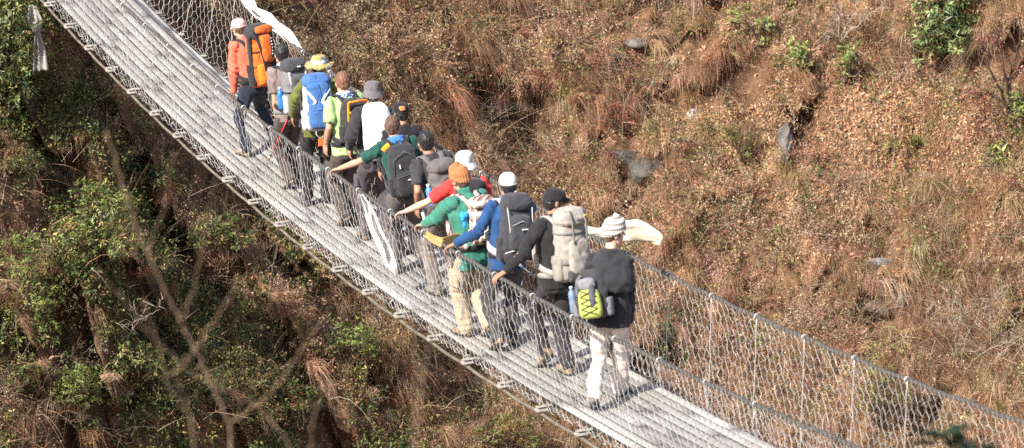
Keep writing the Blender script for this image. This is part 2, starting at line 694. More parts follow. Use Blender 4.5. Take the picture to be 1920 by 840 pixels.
# ================================================================== THE HILLSIDE
_uu = np.linspace(-60, 60, 1201)
_d0 = np.interp(_uu, [-60, -25, -12, -8.2, -6, -3.4, -1.2, 1, 4, 8.2, 14, 30, 60],
                [30, 44, 51.0, 54.3, 56.8, 60.6, 63.0, 63.9, 63.4, 61.2, 57.5, 49, 34])
_k = np.exp(-.5 * (np.arange(-30, 31) / 9.) ** 2); _k /= _k.sum()
_d0s = np.convolve(np.pad(_d0, 30, 'edge'), _k, 'valid')
PITS = []      # (u, D, radius_u, radius_D, depth)
def to_uD(P):
    q = np.asarray(P, float)[..., :2] - CAM[:2]
    return q @ HR, q @ HF
def from_uD(u, D, z):
    u = np.asarray(u, float); D = np.asarray(D, float)
    xy = CAM[:2] + D[..., None] * HF + u[..., None] * HR
    return np.concatenate([xy, np.asarray(z, float)[..., None]], -1)
def hill_base(u, D):
    D0 = np.interp(u, _uu, _d0s)
    return -7 + (1.02 + .28 * sstep(-.5, -6, u)) * (D - D0)
def ground(u, D, fine=True):
    u = np.asarray(u, float); D = np.asarray(D, float)
    z = hill_base(u, D)
    sh = u.shape
    P = np.stack([u.ravel(), D.ravel(), z.ravel()], -1)
    n1 = fbm(P * A(.38, .38, .38), 2, 1).reshape(sh)
    z = z + .62 * n1 + .20 * fbm(P * A(1.0, .8, .8), 2, 5).reshape(sh)
    lam = 1.75
    ph = 2 * math.pi * (z / lam) + 2.2 * vnoise(P * A(.30, .12, .12), 9).reshape(sh) + .25 * u
    amp = .30 * (.55 + .45 * vnoise(P * A(.5, .3, .3), 12).reshape(sh))
    z = z + amp * np.sin(ph)
    if fine:
        n2 = (1 - 2 * np.abs(fbm(P * A(1.5, 1.1, 1.1), 3, 21))).reshape(sh)
        z = z + .30 * n2
        z = z + .05 * fbm(P * A(5, 4, 4), 2, 33).reshape(sh)
    for (pu, pD, ru, rD, dp) in PITS:
        q = ((u - pu) / ru) ** 2 + ((D - pD) / rD) ** 2
        z = z - dp * np.exp(-q ** 2)
    # the near bank, below the camera
    near = 12.4 - .46 * D + .5 * vnoise(np.stack([u.ravel() * .2, D.ravel() * .2, 0 * u.ravel()], -1), 77).reshape(sh)
    z = np.maximum(z, -16 + .8 * vnoise(np.stack([u.ravel() * .3, D.ravel() * .3, 0 * u.ravel()], -1), 78).reshape(sh))
    return np.maximum(z, near)

def hit(px, py, fine=True, lift=0):
    """where the line of sight to a photo point meets the hillside"""
    d = ray(px, py)
    t = np.linspace(54, 84, 900)
    P = CAM + t[:, None] * d
    u, D = to_uD(P)
    g = ground(u, D, fine) + lift
    b = np.nonzero(P[:, 2] < g)[0]
    i = b[0] if len(b) else len(t) - 1
    return P[i]

for (px, py, ru, rD, dp) in [(1658, 448, .24, .26, .42), (1508, 285, .22, .3, .40), (1240, 25, .35, .22, .42), (1345, 45, .3, .25, .32),
                             (1400, 175, .30, .22, .32), (955, 245, .95, .36, .8), (1090, 250, .4, .18, .3), (1660, 620, .35, .22, .4),
                             (1890, 95, .5, .35, .4), (1780, 95, .45, .3, .5), (330, 470, .9, .45, .6), (350, 300, .7, .4, .5),
                             (250, 560, .7, .35, .55), (540, 500, .5, .3, .4), (1565, 105, .2, .25, .3), (1000, 200, .35, .2, .3),
                             (1250, 700, .4, .25, .3), (1720, 770, .5, .3, .45), (1430, 430, .3, .2, .25), (100, 300, .5, .4, .5)]:
    q = hit(px, py, False)
    u_, D_ = to_uD(q)
    PITS.append((float(u_), float(D_), ru, rD, dp))

# ledges: banks of turf that overhang a scooped hollow  (u, D, half width, out, in, drop)
LEDGES = []
_pr = np.random.default_rng(5)
def ledge(px, py, ru, out, inn, drop=.42):
    q = hit(px, py, False); u_, D_ = to_uD(q)
    LEDGES.append((float(u_), float(D_), ru, out, inn, drop))
for a_ in [(1658, 428, .30, .26, .40, .40), (1505, 262, .26, .22, .45, .45), (1240, 12, .40, .25, .35, .4), (1335, 38, .42, .30, .35, .5), (1400, 160, .40, .22, .25, .35), (955, 205, .85, .35, .5, .8),
           (1085, 238, .5, .2, .3, .4), (1655, 600, .45, .25, .4, .45), (1885, 70, .6, .3, .4, .6), (1565, 75, .25, .2, .3, .4), (1235, 690, .5, .25, .3, .4), (1720, 740, .7, .3, .4, .5),
           (1330, 190, .3, .2, .3, .3), (1440, 345, .4, .2, .2, .3), (1200, 345, .5, .15, .3, .35), (1560, 505, .4, .2, .25, .3), (1330, 150, .7, .22, .2, .3), (1060, 60, .7, .2, .2, .35), (760, 60, .8, .25, .3, .5), (700, 190, .7, .25, .3, .5),
           (300, 300, .9, .4, .5, .7), (350, 450, 1.1, .45, .6, .8), (230, 540, .8, .35, .5, .6), (520, 470, .7, .3, .4, .5), (120, 260, .7, .4, .5, .6), (560, 690, .6, .3, .4, .5), (60, 690, .6, .3, .4, .5), (760, 760, .5, .25, .3, .4), (640, 790, .7, .3, .35, .5)]:
    ledge(*a_)
for _ in range(110):
    a_, b_ = _pr.uniform(600, 1920), _pr.uniform(-20, 830)
    if b_ > (a_ - 250) * .62: continue            # behind the bridge
    if 1400 < a_ < 1900 and 140 < b_ < 340: continue
    k_ = _pr.uniform(.45, 1.25)
    ledge(a_, b_, .42 * k_ * _pr.uniform(.6, 1.8), .17 * k_, .20 * k_, .30 * k_)
for _ in range(45):
    a_, b_ = _pr.uniform(0, 800), _pr.uniform(120, 860)
    if b_ < a_ * .8 + 40: continue
    k_ = _pr.uniform(.5, 1.4)
    ledge(a_, b_, .42 * k_, .22 * k_, .26 * k_, .34 * k_)
def shift(u, D):
    """how far the surface is pushed along the view direction by the ledges"""
    u = np.asarray(u, float); D = np.asarray(D, float); sh = u.shape
    wob = vnoise(np.stack([u.ravel() * 1.7, u.ravel() * 0 + 3, D.ravel() * .2], -1), 91).reshape(sh) * .14 + vnoise(np.stack([u.ravel() * 6, u.ravel() * 0 + 8, D.ravel() * .2], -1), 92).reshape(sh) * .05
    out = np.zeros(sh)
    for (u0, D0_, ru, a, b, dr) in LEDGES:
        k = np.abs(u - u0) < 1.6 * ru
        k &= np.abs(D - D0_) < 4 * dr
        if not k.any(): continue
        win = np.exp(-(np.abs(u[k] - u0) / ru) ** 3)
        t = D[k] - D0_ - wob[k]
        up = -a * np.exp(-np.clip(t, 0, None) / (dr * .9))
        dn = b * np.exp(-np.clip(-t, 0, None) ** 2 / (dr * .8) ** 2)
        st = sstep(-.05, .05, t)
        out[k] += win * (up * st + dn * (1 - st))
    return np.clip(out, -.6, .9)
def under(u, D):
    """1 in the hollow just below a ledge"""
    u = np.asarray(u, float); D = np.asarray(D, float); r = np.zeros(u.shape)
    for (u0, D0_, ru, a, b, dr) in LEDGES:
        r = np.maximum(r, np.exp(-(np.abs(u - u0) / ru) ** 3) * ((D - D0_ < .02) & (D - D0_ > -dr * .8)) * min(1, (a + b) * 2.2))
    return r
def surf_uD(u, D, z):
    return from_uD(u, np.asarray(D) + shift(u, D), z)

def axis(lo, hi, step, far_lo, far_hi, grow=1.25):
    c = list(np.arange(lo, hi + 1e-6, step))
    s, x = step, hi
    while x < far_hi:
        s *= grow; x += s; c.append(x)
    s, x, l = step, lo, []
    while x > far_lo:
        s *= grow; x -= s; l.append(x)
    return np.array(l[::-1] + c)
ua = axis(-10.2, 10.2, .055, -60, 60)
Da = axis(53.5, 73.5, .055, -4, 130)
UU, DD = np.meshgrid(ua, Da)
ZZ = ground(UU, DD)
ZZ = np.minimum(ZZ, 40 + .1 * DD)
VT = surf_uD(UU.ravel(), DD.ravel(), ZZ.ravel())
nu, nd = len(ua), len(Da)
ii = (np.arange(nd - 1)[:, None] * nu + np.arange(nu - 1)[None, :]).ravel()
FT = np.stack([ii, ii + 1, ii + nu + 1, ii + nu], -1)
def soil():
    g = NT('dry_hillside_soil')
    co = g.coord()
    n1 = g.noise(co, 1.1, 5, .6)
    n2 = g.noise(co, 9, 5, .65)
    n3 = g.noise(co, 60, 3, .7)
    a = g.ramp(n1, [(.3, (.16, .098, .064)), (.5, (.29, .185, .122)), (.72, (.42, .285, .19))])
    b = g.ramp(n2, [(.3, (.55, .5, .45)), (.6, (1, .95, .88)), (.8, (1.3, 1.2, 1.05))])
    m = g.n('ShaderNodeMix', data_type='RGBA', blend_type='MULTIPLY'); m.inputs[0].default_value = 1
    g.l(a, m.inputs[6]); g.l(b, m.inputs[7])
    c = g.ramp(n3, [(.3, (.6, .6, .6)), (.7, (1.2, 1.15, 1.1))])
    m2 = g.n('ShaderNodeMix', data_type='RGBA', blend_type='MULTIPLY'); m2.inputs[0].default_value = 1
    g.l(m.outputs[2], m2.inputs[6]); g.l(c, m2.inputs[7])
    bn = g.n('ShaderNodeMath', operation='ADD'); g.l(n2, bn.inputs[0]); g.l(n3, bn.inputs[1])
    return g.done(g.bsdf(m2.outputs[2], .95, 0, .1, g.bump(bn.outputs[0], .9, .05)))
me = bpy.data.meshes.new('hillside_terrain')
me.vertices.add(len(VT)); me.loops.add(FT.size); me.polygons.add(len(FT))
me.vertices.foreach_set('co', VT.astype(np.float32).ravel())
me.loops.foreach_set('vertex_index', FT.astype(np.int32).ravel())
me.polygons.foreach_set('loop_start', np.arange(0, FT.size, 4, dtype=np.int32))
me.update(calc_edges=True)
me.polygons.foreach_set('use_smooth', np.ones(len(FT), bool))
tag(link('hillside_terrain', me, soil()), kind='structure')

_vis = (np.abs(UU.ravel()) < 12) & (DD.ravel() > 52) & (DD.ravel() < 76)
_VV = VT[_vis]; _VX, _VY = project(_VV); _VD = (_VV - CAM) @ CF
def hit(px, py, fine=True, lift=0):
    """first point of the built hillside on the line of sight through a photo point"""
    q = (np.abs(_VX - px) < 7) & (np.abs(_VY - py) < 7)
    if not q.any():
        j_ = np.argmin((_VX - px) ** 2 + (_VY - py) ** 2)
    else:
        i_ = np.nonzero(q)[0]; j_ = i_[np.argmin(_VD[i_])]
    return CAM + ray(px, py) * ((_VV[j_] - CAM) @ CF / (ray(px, py) @ CF))
# ------------------------------------------------------------------ bulk plant geometry
def pal(cols, n, jit=.18, weights=None):
    cols = np.array(cols, float)
    i = RNG.choice(len(cols), n, p=None if weights is None else np.array(weights) / sum(weights))
    c = cols[i] * (1 + RNG.normal(0, jit, (n, 1)))
    c = c * (1 + RNG.normal(0, .06, (n, 3)))
    return np.clip(c, .004, .9)

def ribbons(root_, d, length, width, droop, col, grav=A(0, 0, -1), segs=3):
    """thin tapering blades: N roots, directions, lengths"""
    n = len(root_)
    L = length[:, None]
    side = nrm(np.cross(d, RNG.normal(0, 1, (n, 3))))
    ts = np.linspace(0, 1, segs + 1)
    rows = []
    for t in ts:
        c = root_ + d * L * t + np.asarray(grav) * (droop[:, None] * L * t * t)
        wv = width[:, None] * (1 - t * .92) * .5
        rows += [c - side * wv, c + side * wv]
    V = np.stack(rows, 1)
    m = V.shape[1]
    f = []
    for k in range(segs):
        a = 2 * k
        f += [(a, a + 1, a + 3), (a, a + 3, a + 2)]
    F = (np.arange(n)[:, None, None] * m + np.array(f)[None]).reshape(-1, 3)
    C = np.repeat(col, m, 0)
    return V.reshape(-1, 3), F, C

def leaves(base, d, nn, length, width, col, fold=.25):
    """folded pointed leaves: base point, direction, face normal"""
    n = len(base)
    d = nrm(d); s = nrm(np.cross(d, nn)); nn = np.cross(s, d)
    L = length[:, None]; W_ = width[:, None]
    a = base
    m1 = base + d * L * .45 - s * W_ * .5 + nn * W_ * fold
    m2 = base + d * L * .45 + s * W_ * .5 + nn * W_ * fold
    t = base + d * L - nn * L * .12
    V = np.stack([a, m1, t, m2], 1)
    F = (np.arange(n)[:, None, None] * 4 + np.array([(0, 2, 1), (0, 3, 2)])[None]).reshape(-1, 3)
    return V.reshape(-1, 3), F, np.repeat(col, 4, 0)

def merge(parts):
    V, F, C, o = [], [], [], 0
    for v, f, c in parts:
        V.append(v); F.append(f + o); C.append(c); o += len(v)
    return np.concatenate(V), np.concatenate(F), np.concatenate(C)

def scatter(n, dens):
    """points on the visible hillside, kept with probability dens(px,py,u,D)"""
    out = []
    tot = 0
    while tot < n:
        u = RNG.uniform(-10, 10, n); D = RNG.uniform(54, 73, n)
        z = ground(u, D)
        P = surf_uD(u, D, z)
        px, py = project(P)
        k = (px > -90) & (px < 2010) & (py > -70) & (py < 930)
        k &= RNG.random(n) < dens(px, py, u, D)
        k &= RNG.random(n) > .9 * under(u, D)
        for (rx_, ry_, rw_, rh_) in ((1200, 326, 66, 52), (1163, 294, 40, 38), (1474, 276, 26, 62), (1195, 82, 36, 26), (1655, 490, 40, 22), (1645, 580, 44, 36), (955, 208, 60, 22)):
            k &= ((px - rx_) / rw_) ** 2 + ((py - ry_) / rh_) ** 2 > .62
        out.append(np.c_[P[k], u[k], D[k], px[k], py[k]]); tot += k.sum()
    return np.concatenate(out)[:n]

def slope_normal(u, D):
    e = .06
    zx = (ground(u + e, D) - ground(u - e, D)) / (2 * e)
    zd = (ground(u, D + e) - ground(u, D - e)) / (2 * e)
    N = np.zeros((len(u), 3))
    N[:, :2] = -zx[:, None] * HR - zd[:, None] * HF
    N[:, 2] = 1
    return nrm(N)
DOWN = nrm(A(-HF[0], -HF[1], -1.0))       # straight down the slope, towards the gorge

GRASS = foliage_mat('dry_grass_blades', .25, .15, .7)
LEAF = foliage_mat('leaf_surface', .3, .3, .5)
DRYLEAF = foliage_mat('dry_leaf_surface', .22, .15, .75)
WAXY = foliage_mat('waxy_leaf_surface', .2, .5, .35)

def pn(u, D, s, seed):
    return vnoise(np.stack([np.asarray(u) * s, np.asarray(D) * s * .8, np.zeros(len(u))], -1), seed)
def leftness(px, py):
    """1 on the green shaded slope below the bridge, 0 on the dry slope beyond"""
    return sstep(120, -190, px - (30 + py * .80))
def litter(px, py):
    return np.exp(-(((px - 1600) / 420) ** 2 + ((py - 240) / 170) ** 2)) + .6 * np.exp(-(((px - 1150) / 300) ** 2 + ((py - 120) / 110) ** 2))

# 1 dry grass in drooping tufts
T_ = scatter(9000, lambda px, py, u, D: (.12 + .88 * (pn(u, D, .9, 50) > -.15)) * (1 - .55 * leftness(px, py)) * (1 - .7 * np.clip(litter(px, py), 0, 1)))
k = 30
n = len(T_) * k
sig = np.repeat(RNG.uniform(.02, .07, len(T_)), k)
u = np.repeat(T_[:, 3], k) + RNG.normal(0, 1, n) * sig; D = np.repeat(T_[:, 4], k) + RNG.normal(0, 1, n) * sig
P = surf_uD(u, D, ground(u, D) - .01)
N_ = np.repeat(slope_normal(T_[:, 3], T_[:, 4]), k, 0)
tuftdir = np.repeat(RNG.normal(0, .35, (len(T_), 3)), k, 0)
d = nrm(N_ * .6 + A(0, 0, .75) + DOWN * .25 + tuftdir + RNG.normal(0, .33, (n, 3)))
Ls = np.repeat(RNG.gamma(6, .037, len(T_)), k) * RNG.uniform(.5, 1.25, n)
tc = pal([(.58, .39, .24), (.54, .33, .20), (.45, .25, .15), (.63, .47, .32), (.37, .19, .12), (.44, .33, .17)], len(T_), .18, [3, 3, 3, 2, 2, 1])
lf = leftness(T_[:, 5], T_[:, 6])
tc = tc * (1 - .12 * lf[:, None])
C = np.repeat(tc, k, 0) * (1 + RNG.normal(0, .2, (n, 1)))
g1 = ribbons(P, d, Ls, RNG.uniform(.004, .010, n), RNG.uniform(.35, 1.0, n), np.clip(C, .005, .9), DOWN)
T2 = scatter(1000, lambda px, py, u, D: (.1 + .9 * (pn(u, D, .8, 57) > .0)) * (1 - .8 * leftness(px, py)) * (1 - .75 * np.clip(litter(px, py), 0, 1)))
_e = []
for (u0, D0_, ru, a, b, dr) in LEDGES:           # tufts rooted along the lip of each ledge
    m_ = int((3 + 10 * ru) * (.4 if u0 < -2.2 and D0_ < 64 else 1))
    uu_ = u0 + RNG.uniform(-1, 1, m_) * ru; dd_ = D0_ + RNG.uniform(.04, .30, m_)
    P_ = surf_uD(uu_, dd_, ground(uu_, dd_)); x_, y_ = project(P_)
    _e.append(np.c_[P_, uu_, dd_, x_, y_])
T2 = np.concatenate([T2] + _e)
k = 85
n = len(T2) * k
Lt = np.repeat(RNG.uniform(.22, .52, len(T2)), k)
N2 = np.repeat(slope_normal(T2[:, 3], T2[:, 4]), k, 0)
P = np.repeat(T2[:, :3], k, 0) + RNG.normal(0, .06, (n, 3)) * A(1, 1, .5)
d = nrm(N2 * .55 + A(0, 0, .85) + DOWN * .2 + np.repeat(RNG.normal(0, .36, (len(T2), 3)), k, 0) + RNG.normal(0, .34, (n, 3)))
tc = pal([(.54, .36, .215), (.47, .285, .17), (.62, .46, .30), (.40, .22, .135), (.31, .165, .10)], len(T2), .2)
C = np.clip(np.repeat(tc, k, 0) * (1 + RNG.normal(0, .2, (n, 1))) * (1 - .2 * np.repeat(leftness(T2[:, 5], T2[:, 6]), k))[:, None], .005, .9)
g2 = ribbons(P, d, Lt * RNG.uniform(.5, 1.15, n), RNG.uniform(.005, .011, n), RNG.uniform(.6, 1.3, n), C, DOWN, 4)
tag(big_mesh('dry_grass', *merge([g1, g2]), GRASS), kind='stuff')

# 2 withered weeds: upright stalks set with small dry leaves
# part of the weeds grow as mounds, many stalks from one root crown
W0 = scatter(760, lambda px, py, u, D: (.22 + .5 * (pn(u, D, .8, 64) > -.1) + .6 * np.exp(-(((px - 780) / 300) ** 2 + ((py - 130) / 170) ** 2))) * (1 - .45 * leftness(px, py)) * (1 - .75 * np.clip(litter(px, py), 0, 1)))
km = 30
um = np.repeat(W0[:, 3], km) + RNG.normal(0, .085, len(W0) * km); Dm = np.repeat(W0[:, 4], km) + RNG.normal(0, .07, len(W0) * km)
Pm = surf_uD(um, Dm, ground(um, Dm))
pmx, pmy = project(Pm)
Wm = np.c_[Pm, um, Dm, pmx, pmy]
W_ = scatter(6500, lambda px, py, u, D: (.2 + .8 * (pn(u, D, .7, 61) > -.1)) * (1 - .35 * leftness(px, py)) * (1 - .7 * np.clip(litter(px, py), 0, 1)))
tall = np.exp(-(((W0[:, 5] - 780) / 300) ** 2 + ((W0[:, 6] - 130) / 170) ** 2))
hm = np.repeat(RNG.uniform(.26, .58, len(W0)) * (1 + .55 * tall), km) * RNG.uniform(.6, 1.15, len(Wm))
outm = np.repeat(RNG.normal(0, .12, (len(W0), 3)), km, 0) + (Pm - np.repeat(W0[:, :3], km, 0)) * 3.2
ns = len(W_)
W_ = np.concatenate([W_, Wm])
n = len(W_)
h = RNG.gamma(5, .055, n) + .06
h[ns:] = hm
Nw = slope_normal(W_[:, 3], W_[:, 4])
d = Nw * .5 + A(0, 0, .9) + DOWN * .15 + RNG.normal(0, .26, (n, 3))
d[ns:] += outm
d = nrm(d)
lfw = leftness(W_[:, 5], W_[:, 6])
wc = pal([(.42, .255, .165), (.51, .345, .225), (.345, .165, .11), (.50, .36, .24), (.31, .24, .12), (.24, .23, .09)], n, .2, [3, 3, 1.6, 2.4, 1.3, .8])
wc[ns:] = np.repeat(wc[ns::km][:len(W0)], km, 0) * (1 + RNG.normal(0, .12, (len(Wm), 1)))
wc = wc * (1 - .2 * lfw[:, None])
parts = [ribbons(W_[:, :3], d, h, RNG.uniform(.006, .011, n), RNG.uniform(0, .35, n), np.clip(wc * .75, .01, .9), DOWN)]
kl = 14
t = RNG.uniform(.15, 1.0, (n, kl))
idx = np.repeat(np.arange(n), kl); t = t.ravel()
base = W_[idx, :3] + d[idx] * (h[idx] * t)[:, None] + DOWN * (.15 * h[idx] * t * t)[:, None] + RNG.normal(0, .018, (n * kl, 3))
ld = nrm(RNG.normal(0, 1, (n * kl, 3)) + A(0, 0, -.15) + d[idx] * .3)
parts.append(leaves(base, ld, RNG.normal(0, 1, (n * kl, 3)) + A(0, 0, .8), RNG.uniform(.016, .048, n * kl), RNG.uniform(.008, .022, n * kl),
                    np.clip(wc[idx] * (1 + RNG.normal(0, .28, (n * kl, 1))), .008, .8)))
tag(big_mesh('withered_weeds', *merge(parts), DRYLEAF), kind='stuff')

# 3 fallen leaves lying on the ledges
L_ = scatter(34000, lambda px, py, u, D: np.clip(.02 + 1.0 * litter(px, py), 0, 1) * (.35 + .65 * (pn(u, D, 1.1, 71) > -.2)) * (1 - .7 * leftness(px, py)))
n = len(L_)
Nl = slope_normal(L_[:, 3], L_[:, 4])
lc = pal([(.54, .32, .19), (.46, .25, .14), (.58, .39, .25), (.36, .19, .11), (.60, .44, .31)], n, .18, [3, 3, 2, 2, 1])
dd = nrm(np.cross(Nl, RNG.normal(0, 1, (n, 3))) + Nl * RNG.normal(.1, .25, (n, 1)))
gl = leaves(L_[:, :3] + Nl * RNG.uniform(.0, .05, (n, 1)), dd, Nl + RNG.normal(0, .45, (n, 3)), RNG.uniform(.03, .085, n), RNG.uniform(.014, .034, n), lc, .3)
tag(big_mesh('fallen_leaves', *gl, DRYLEAF), kind='stuff')

# 4 green ground cover
G_ = scatter(8200, lambda px, py, u, D: np.clip(.035 + .22 * (pn(u, D, .55, 88) > .25) * sstep(1100, 500, px) + .75 * leftness(px, py) * (pn(u, D, .7, 83) > -.25) + .3 * np.exp(-(((px - 520) / 230) ** 2 + ((py - 720) / 120) ** 2)), 0, 1))
n = len(G_); kl = 16
idx = np.repeat(np.arange(n), kl)
Ng = slope_normal(G_[:, 3], G_[:, 4])
gh = RNG.uniform(.08, .42, n)
gd = nrm(Ng * .5 + A(0, 0, .8) + RNG.normal(0, .35, (n, 3)))
t = RNG.uniform(.2, 1, n * kl)
base = G_[idx, :3] + gd[idx] * (gh[idx] * t)[:, None] + RNG.normal(0, .05, (n * kl, 3))
gc = pal([(.11, .145, .045), (.16, .175, .055), (.26, .255, .08), (.075, .10, .035), (.36, .33, .10), (.26, .13, .07)], n, .2, [3, 3, 2, 3, .8, .8])
parts = [leaves(base, nrm(RNG.normal(0, 1, (n * kl, 3)) + gd[idx] * .6 + A(0, 0, -.1)), RNG.normal(0, .6, (n * kl, 3)) + A(0, 0, 1) + Ng[idx] * .5,
                RNG.uniform(.03, .085, n * kl), RNG.uniform(.016, .042, n * kl), np.clip(gc[idx] * (1 + RNG.normal(0, .22, (n * kl, 1))), .01, .6)),
         ribbons(G_[:, :3], gd, gh, np.full(n, .007), np.zeros(n), np.clip(gc * .6, .01, .5))]
tag(big_mesh('green_undergrowth', *merge(parts), LEAF), kind='stuff')

# 5 bare twigs tangled through the slope
B_ = scatter(3400, lambda px, py, u, D: np.clip(.14 + .9 * np.exp(-(((px - 1800) / 210) ** 2 + ((py - 620) / 130) ** 2)) + .08 * leftness(px, py) * (py > 380)
                                              + .5 * np.exp(-(((px - 960) / 190) ** 2 + ((py - 290) / 90) ** 2)), 0, 1))
n = len(B_)
Nb = slope_normal(B_[:, 3], B_[:, 4])
parts = []
dirs = nrm(Nb * .6 + A(0, 0, .6) + RNG.normal(0, .5, (n, 3)))
ln = RNG.gamma(4, .16, n) + .15
bc = pal([(.30, .20, .12), (.40, .30, .20), (.22, .13, .08), (.48, .39, .28)], n, .15)
parts.append(ribbons(B_[:, :3], dirs, ln, RNG.uniform(.007, .014, n), RNG.uniform(.1, .8, n), bc, DOWN, 5))
for q in range(3):
    t = RNG.uniform(.25, .8, n)
    st = B_[:, :3] + dirs * (ln * t)[:, None] + DOWN * (.4 * ln * t * t)[:, None]
    parts.append(ribbons(st, nrm(dirs + RNG.normal(0, .6, (n, 3))), ln * RNG.uniform(.3, .6, n), RNG.uniform(.004, .008, n), RNG.uniform(.0, .5, n), bc, DOWN, 4))
tag(big_mesh('bare_twigs', *merge(parts), GRASS), kind='stuff')

# ================================================================== PEOPLE
Z3 = A(0, 0, 1)
def deck_hit(px, py):
    d = ray(px, py); t = 30.
    for _ in range(60):
        q = CAM + t * d
        t += .9 * (q[2] - deck_z(q[0])) / -d[2]
    return CAM + t * d
def plane_x(px, py, x):
    d = ray(px, py)
    return CAM + d * ((x - CAM[0]) / d[0])
def rail_at(px, py, side):
    xs = np.linspace(-12, 16, 1500)
    P = np.array([rail(x, side) for x in xs])
    a, b = project(P)
    return P[np.argmin((a - px) ** 2 + (b - py) ** 2)]

def sring(c, ax, ay, n=24, p=2.0):
    th = np.linspace(0, 2 * math.pi, n, endpoint=False)
    cx, sy = np.cos(th), np.sin(th)
    ex = np.sign(cx) * np.abs(cx) ** (2 / p); ey = np.sign(sy) * np.abs(sy) ** (2 / p)
    return c + ex[:, None] * ax + ey[:, None] * ay

def ik(a, t, l1, l2, pole):
    d = t - a; L = np.linalg.norm(d); d = d / L
    if L > (l1 + l2) * .995:
        f = L / ((l1 + l2) * .995)
        f = min(f, 1.12); l1 *= f; l2 *= f
        L = min(L, (l1 + l2) * .995)
    t = a + d * L
    x = (l1 * l1 - l2 * l2 + L * L) / (2 * L)
    h = math.sqrt(max(l1 * l1 - x * x, 0))
    pole = nrm(pole - d * (pole @ d))
    return a + d * x + pole * h, t

def rotv(v, axis, ang):
    axis = nrm(axis)
    return v * math.cos(ang) + np.cross(axis, v) * math.sin(ang) + axis * (axis @ v) * (1 - math.cos(ang))

def add_hand(mb, wrist, d, palm, thumb, k, curl):
    """palm, four unequal fingers with two bends each, and a thumb leaving the side of the palm"""
    d = nrm(d); palm = nrm(palm - d * (palm @ d)); th = np.cross(d, palm)
    if th @ thumb < 0: th = -th
    L = .092 * k
    mb.loft([sring(wrist - d * .02 * k, th * .026 * k, palm * .020 * k, 14, 2.2),
             sring(wrist + d * .02 * k, th * .032 * k, palm * .019 * k, 14, 2.4),
             sring(wrist + d * .06 * k, th * .043 * k, palm * .016 * k, 14, 2.6),
             sring(wrist + d * L, th * .043 * k, palm * .012 * k, 14, 2.6)])
    for off, ln, sp in ((.033, .078, .10), (.0115, .086, .03), (-.0105, .080, -.04), (-.032, .062, -.13)):
        p = wrist + d * (L - .012 * k) + th * off * k
        dd = nrm(d + th * sp)
        ax = np.cross(dd, palm)
        r = .0092 * k
        for i, (fr, cu) in enumerate(((.46, .55), (.30, .95), (.24, .7))):
            dd = rotv(dd, ax, curl * cu)
            q = p + dd * (ln * fr + (.012 if i == 0 else 0)) * k
            mb.capsule(p, q, r, r * .9, 8); p = q; r *= .9
    p = wrist + d * .028 * k + th * .028 * k
    dd = nrm(d * .62 + th * .75 + palm * .25)
    q = p + dd * .042 * k; mb.capsule(p, q, .0125 * k, .0105 * k, 8)
    dd = nrm(dd + palm * curl * .5 + d * .35); mb.capsule(q, q + dd * .034 * k, .0105 * k, .0085 * k, 8)

def add_head(mb, c, R_, F_, U_, k):
    e = lambda r, f, u, a, b, z: mb.ell(c + (R_ * r + F_ * f + U_ * u) * k, R_ * a * k, F_ * b * k, U_ * z * k)
    e(0, -.008, .018, .076, .098, .100)
    e(0, .030, -.040, .058, .064, .074)
    e(0, .058, -.088, .030, .030, .022)          # chin
    e(0, .080, .030, .050, .018, .014)           # brow
    for s in (-1, 1):
        e(s * .040, .062, -.030, .022, .022, .020)   # cheeks
        e(s * .078, -.010, -.012, .010, .021, .033)  # ears
        e(s * .046, .030, -.068, .018, .035, .028)   # jaw
    a = c + (F_ * .092 + U_ * .012) * k
    mb.capsule(a, c + (F_ * .116 - U_ * .024) * k, .009 * k, .013 * k, 10)   # nose
    e(0, .090, -.056, .022, .011, .006)          # lips
    e(0, .088, -.066, .019, .011, .006)

def dome(mb, c, R_, F_, U_, k, prof, ax=.088, ay=.110, n=40, wav=None):
    th = np.linspace(0, 2 * math.pi, n, endpoint=False)
    rings = []
    for (s, z) in prof:
        wv = 0 if wav is None else wav(th, s)
        rings.append(c + (np.cos(th)[:, None] * R_ * ax * s + np.sin(th)[:, None] * F_ * ay * s) * k + np.asarray(z + wv).reshape(-1, 1) * U_ * k)
    mb.loft(rings)

def visor(mb, c, R_, F_, U_, k, length=.075, drop=.02, z=.03):
    rings = []
    for q in np.linspace(-62, 62, 13):
        q = math.radians(q)
        i = R_ * .086 * math.sin(q) + F_ * .106 * math.cos(q)
        o = i + F_ * length * math.cos(q * 1.35) ** 1 * 1.0
        zz = z - .018 * math.sin(q) ** 2
        a = c + (i * .97 + U_ * (zz + .006)) * k; b = c + (o + U_ * (zz - drop)) * k
        rings.append(np.array([a + U_ * .003, b + U_ * .002, b - U_ * .002, a - U_ * .003]))
    mb.loft(rings)

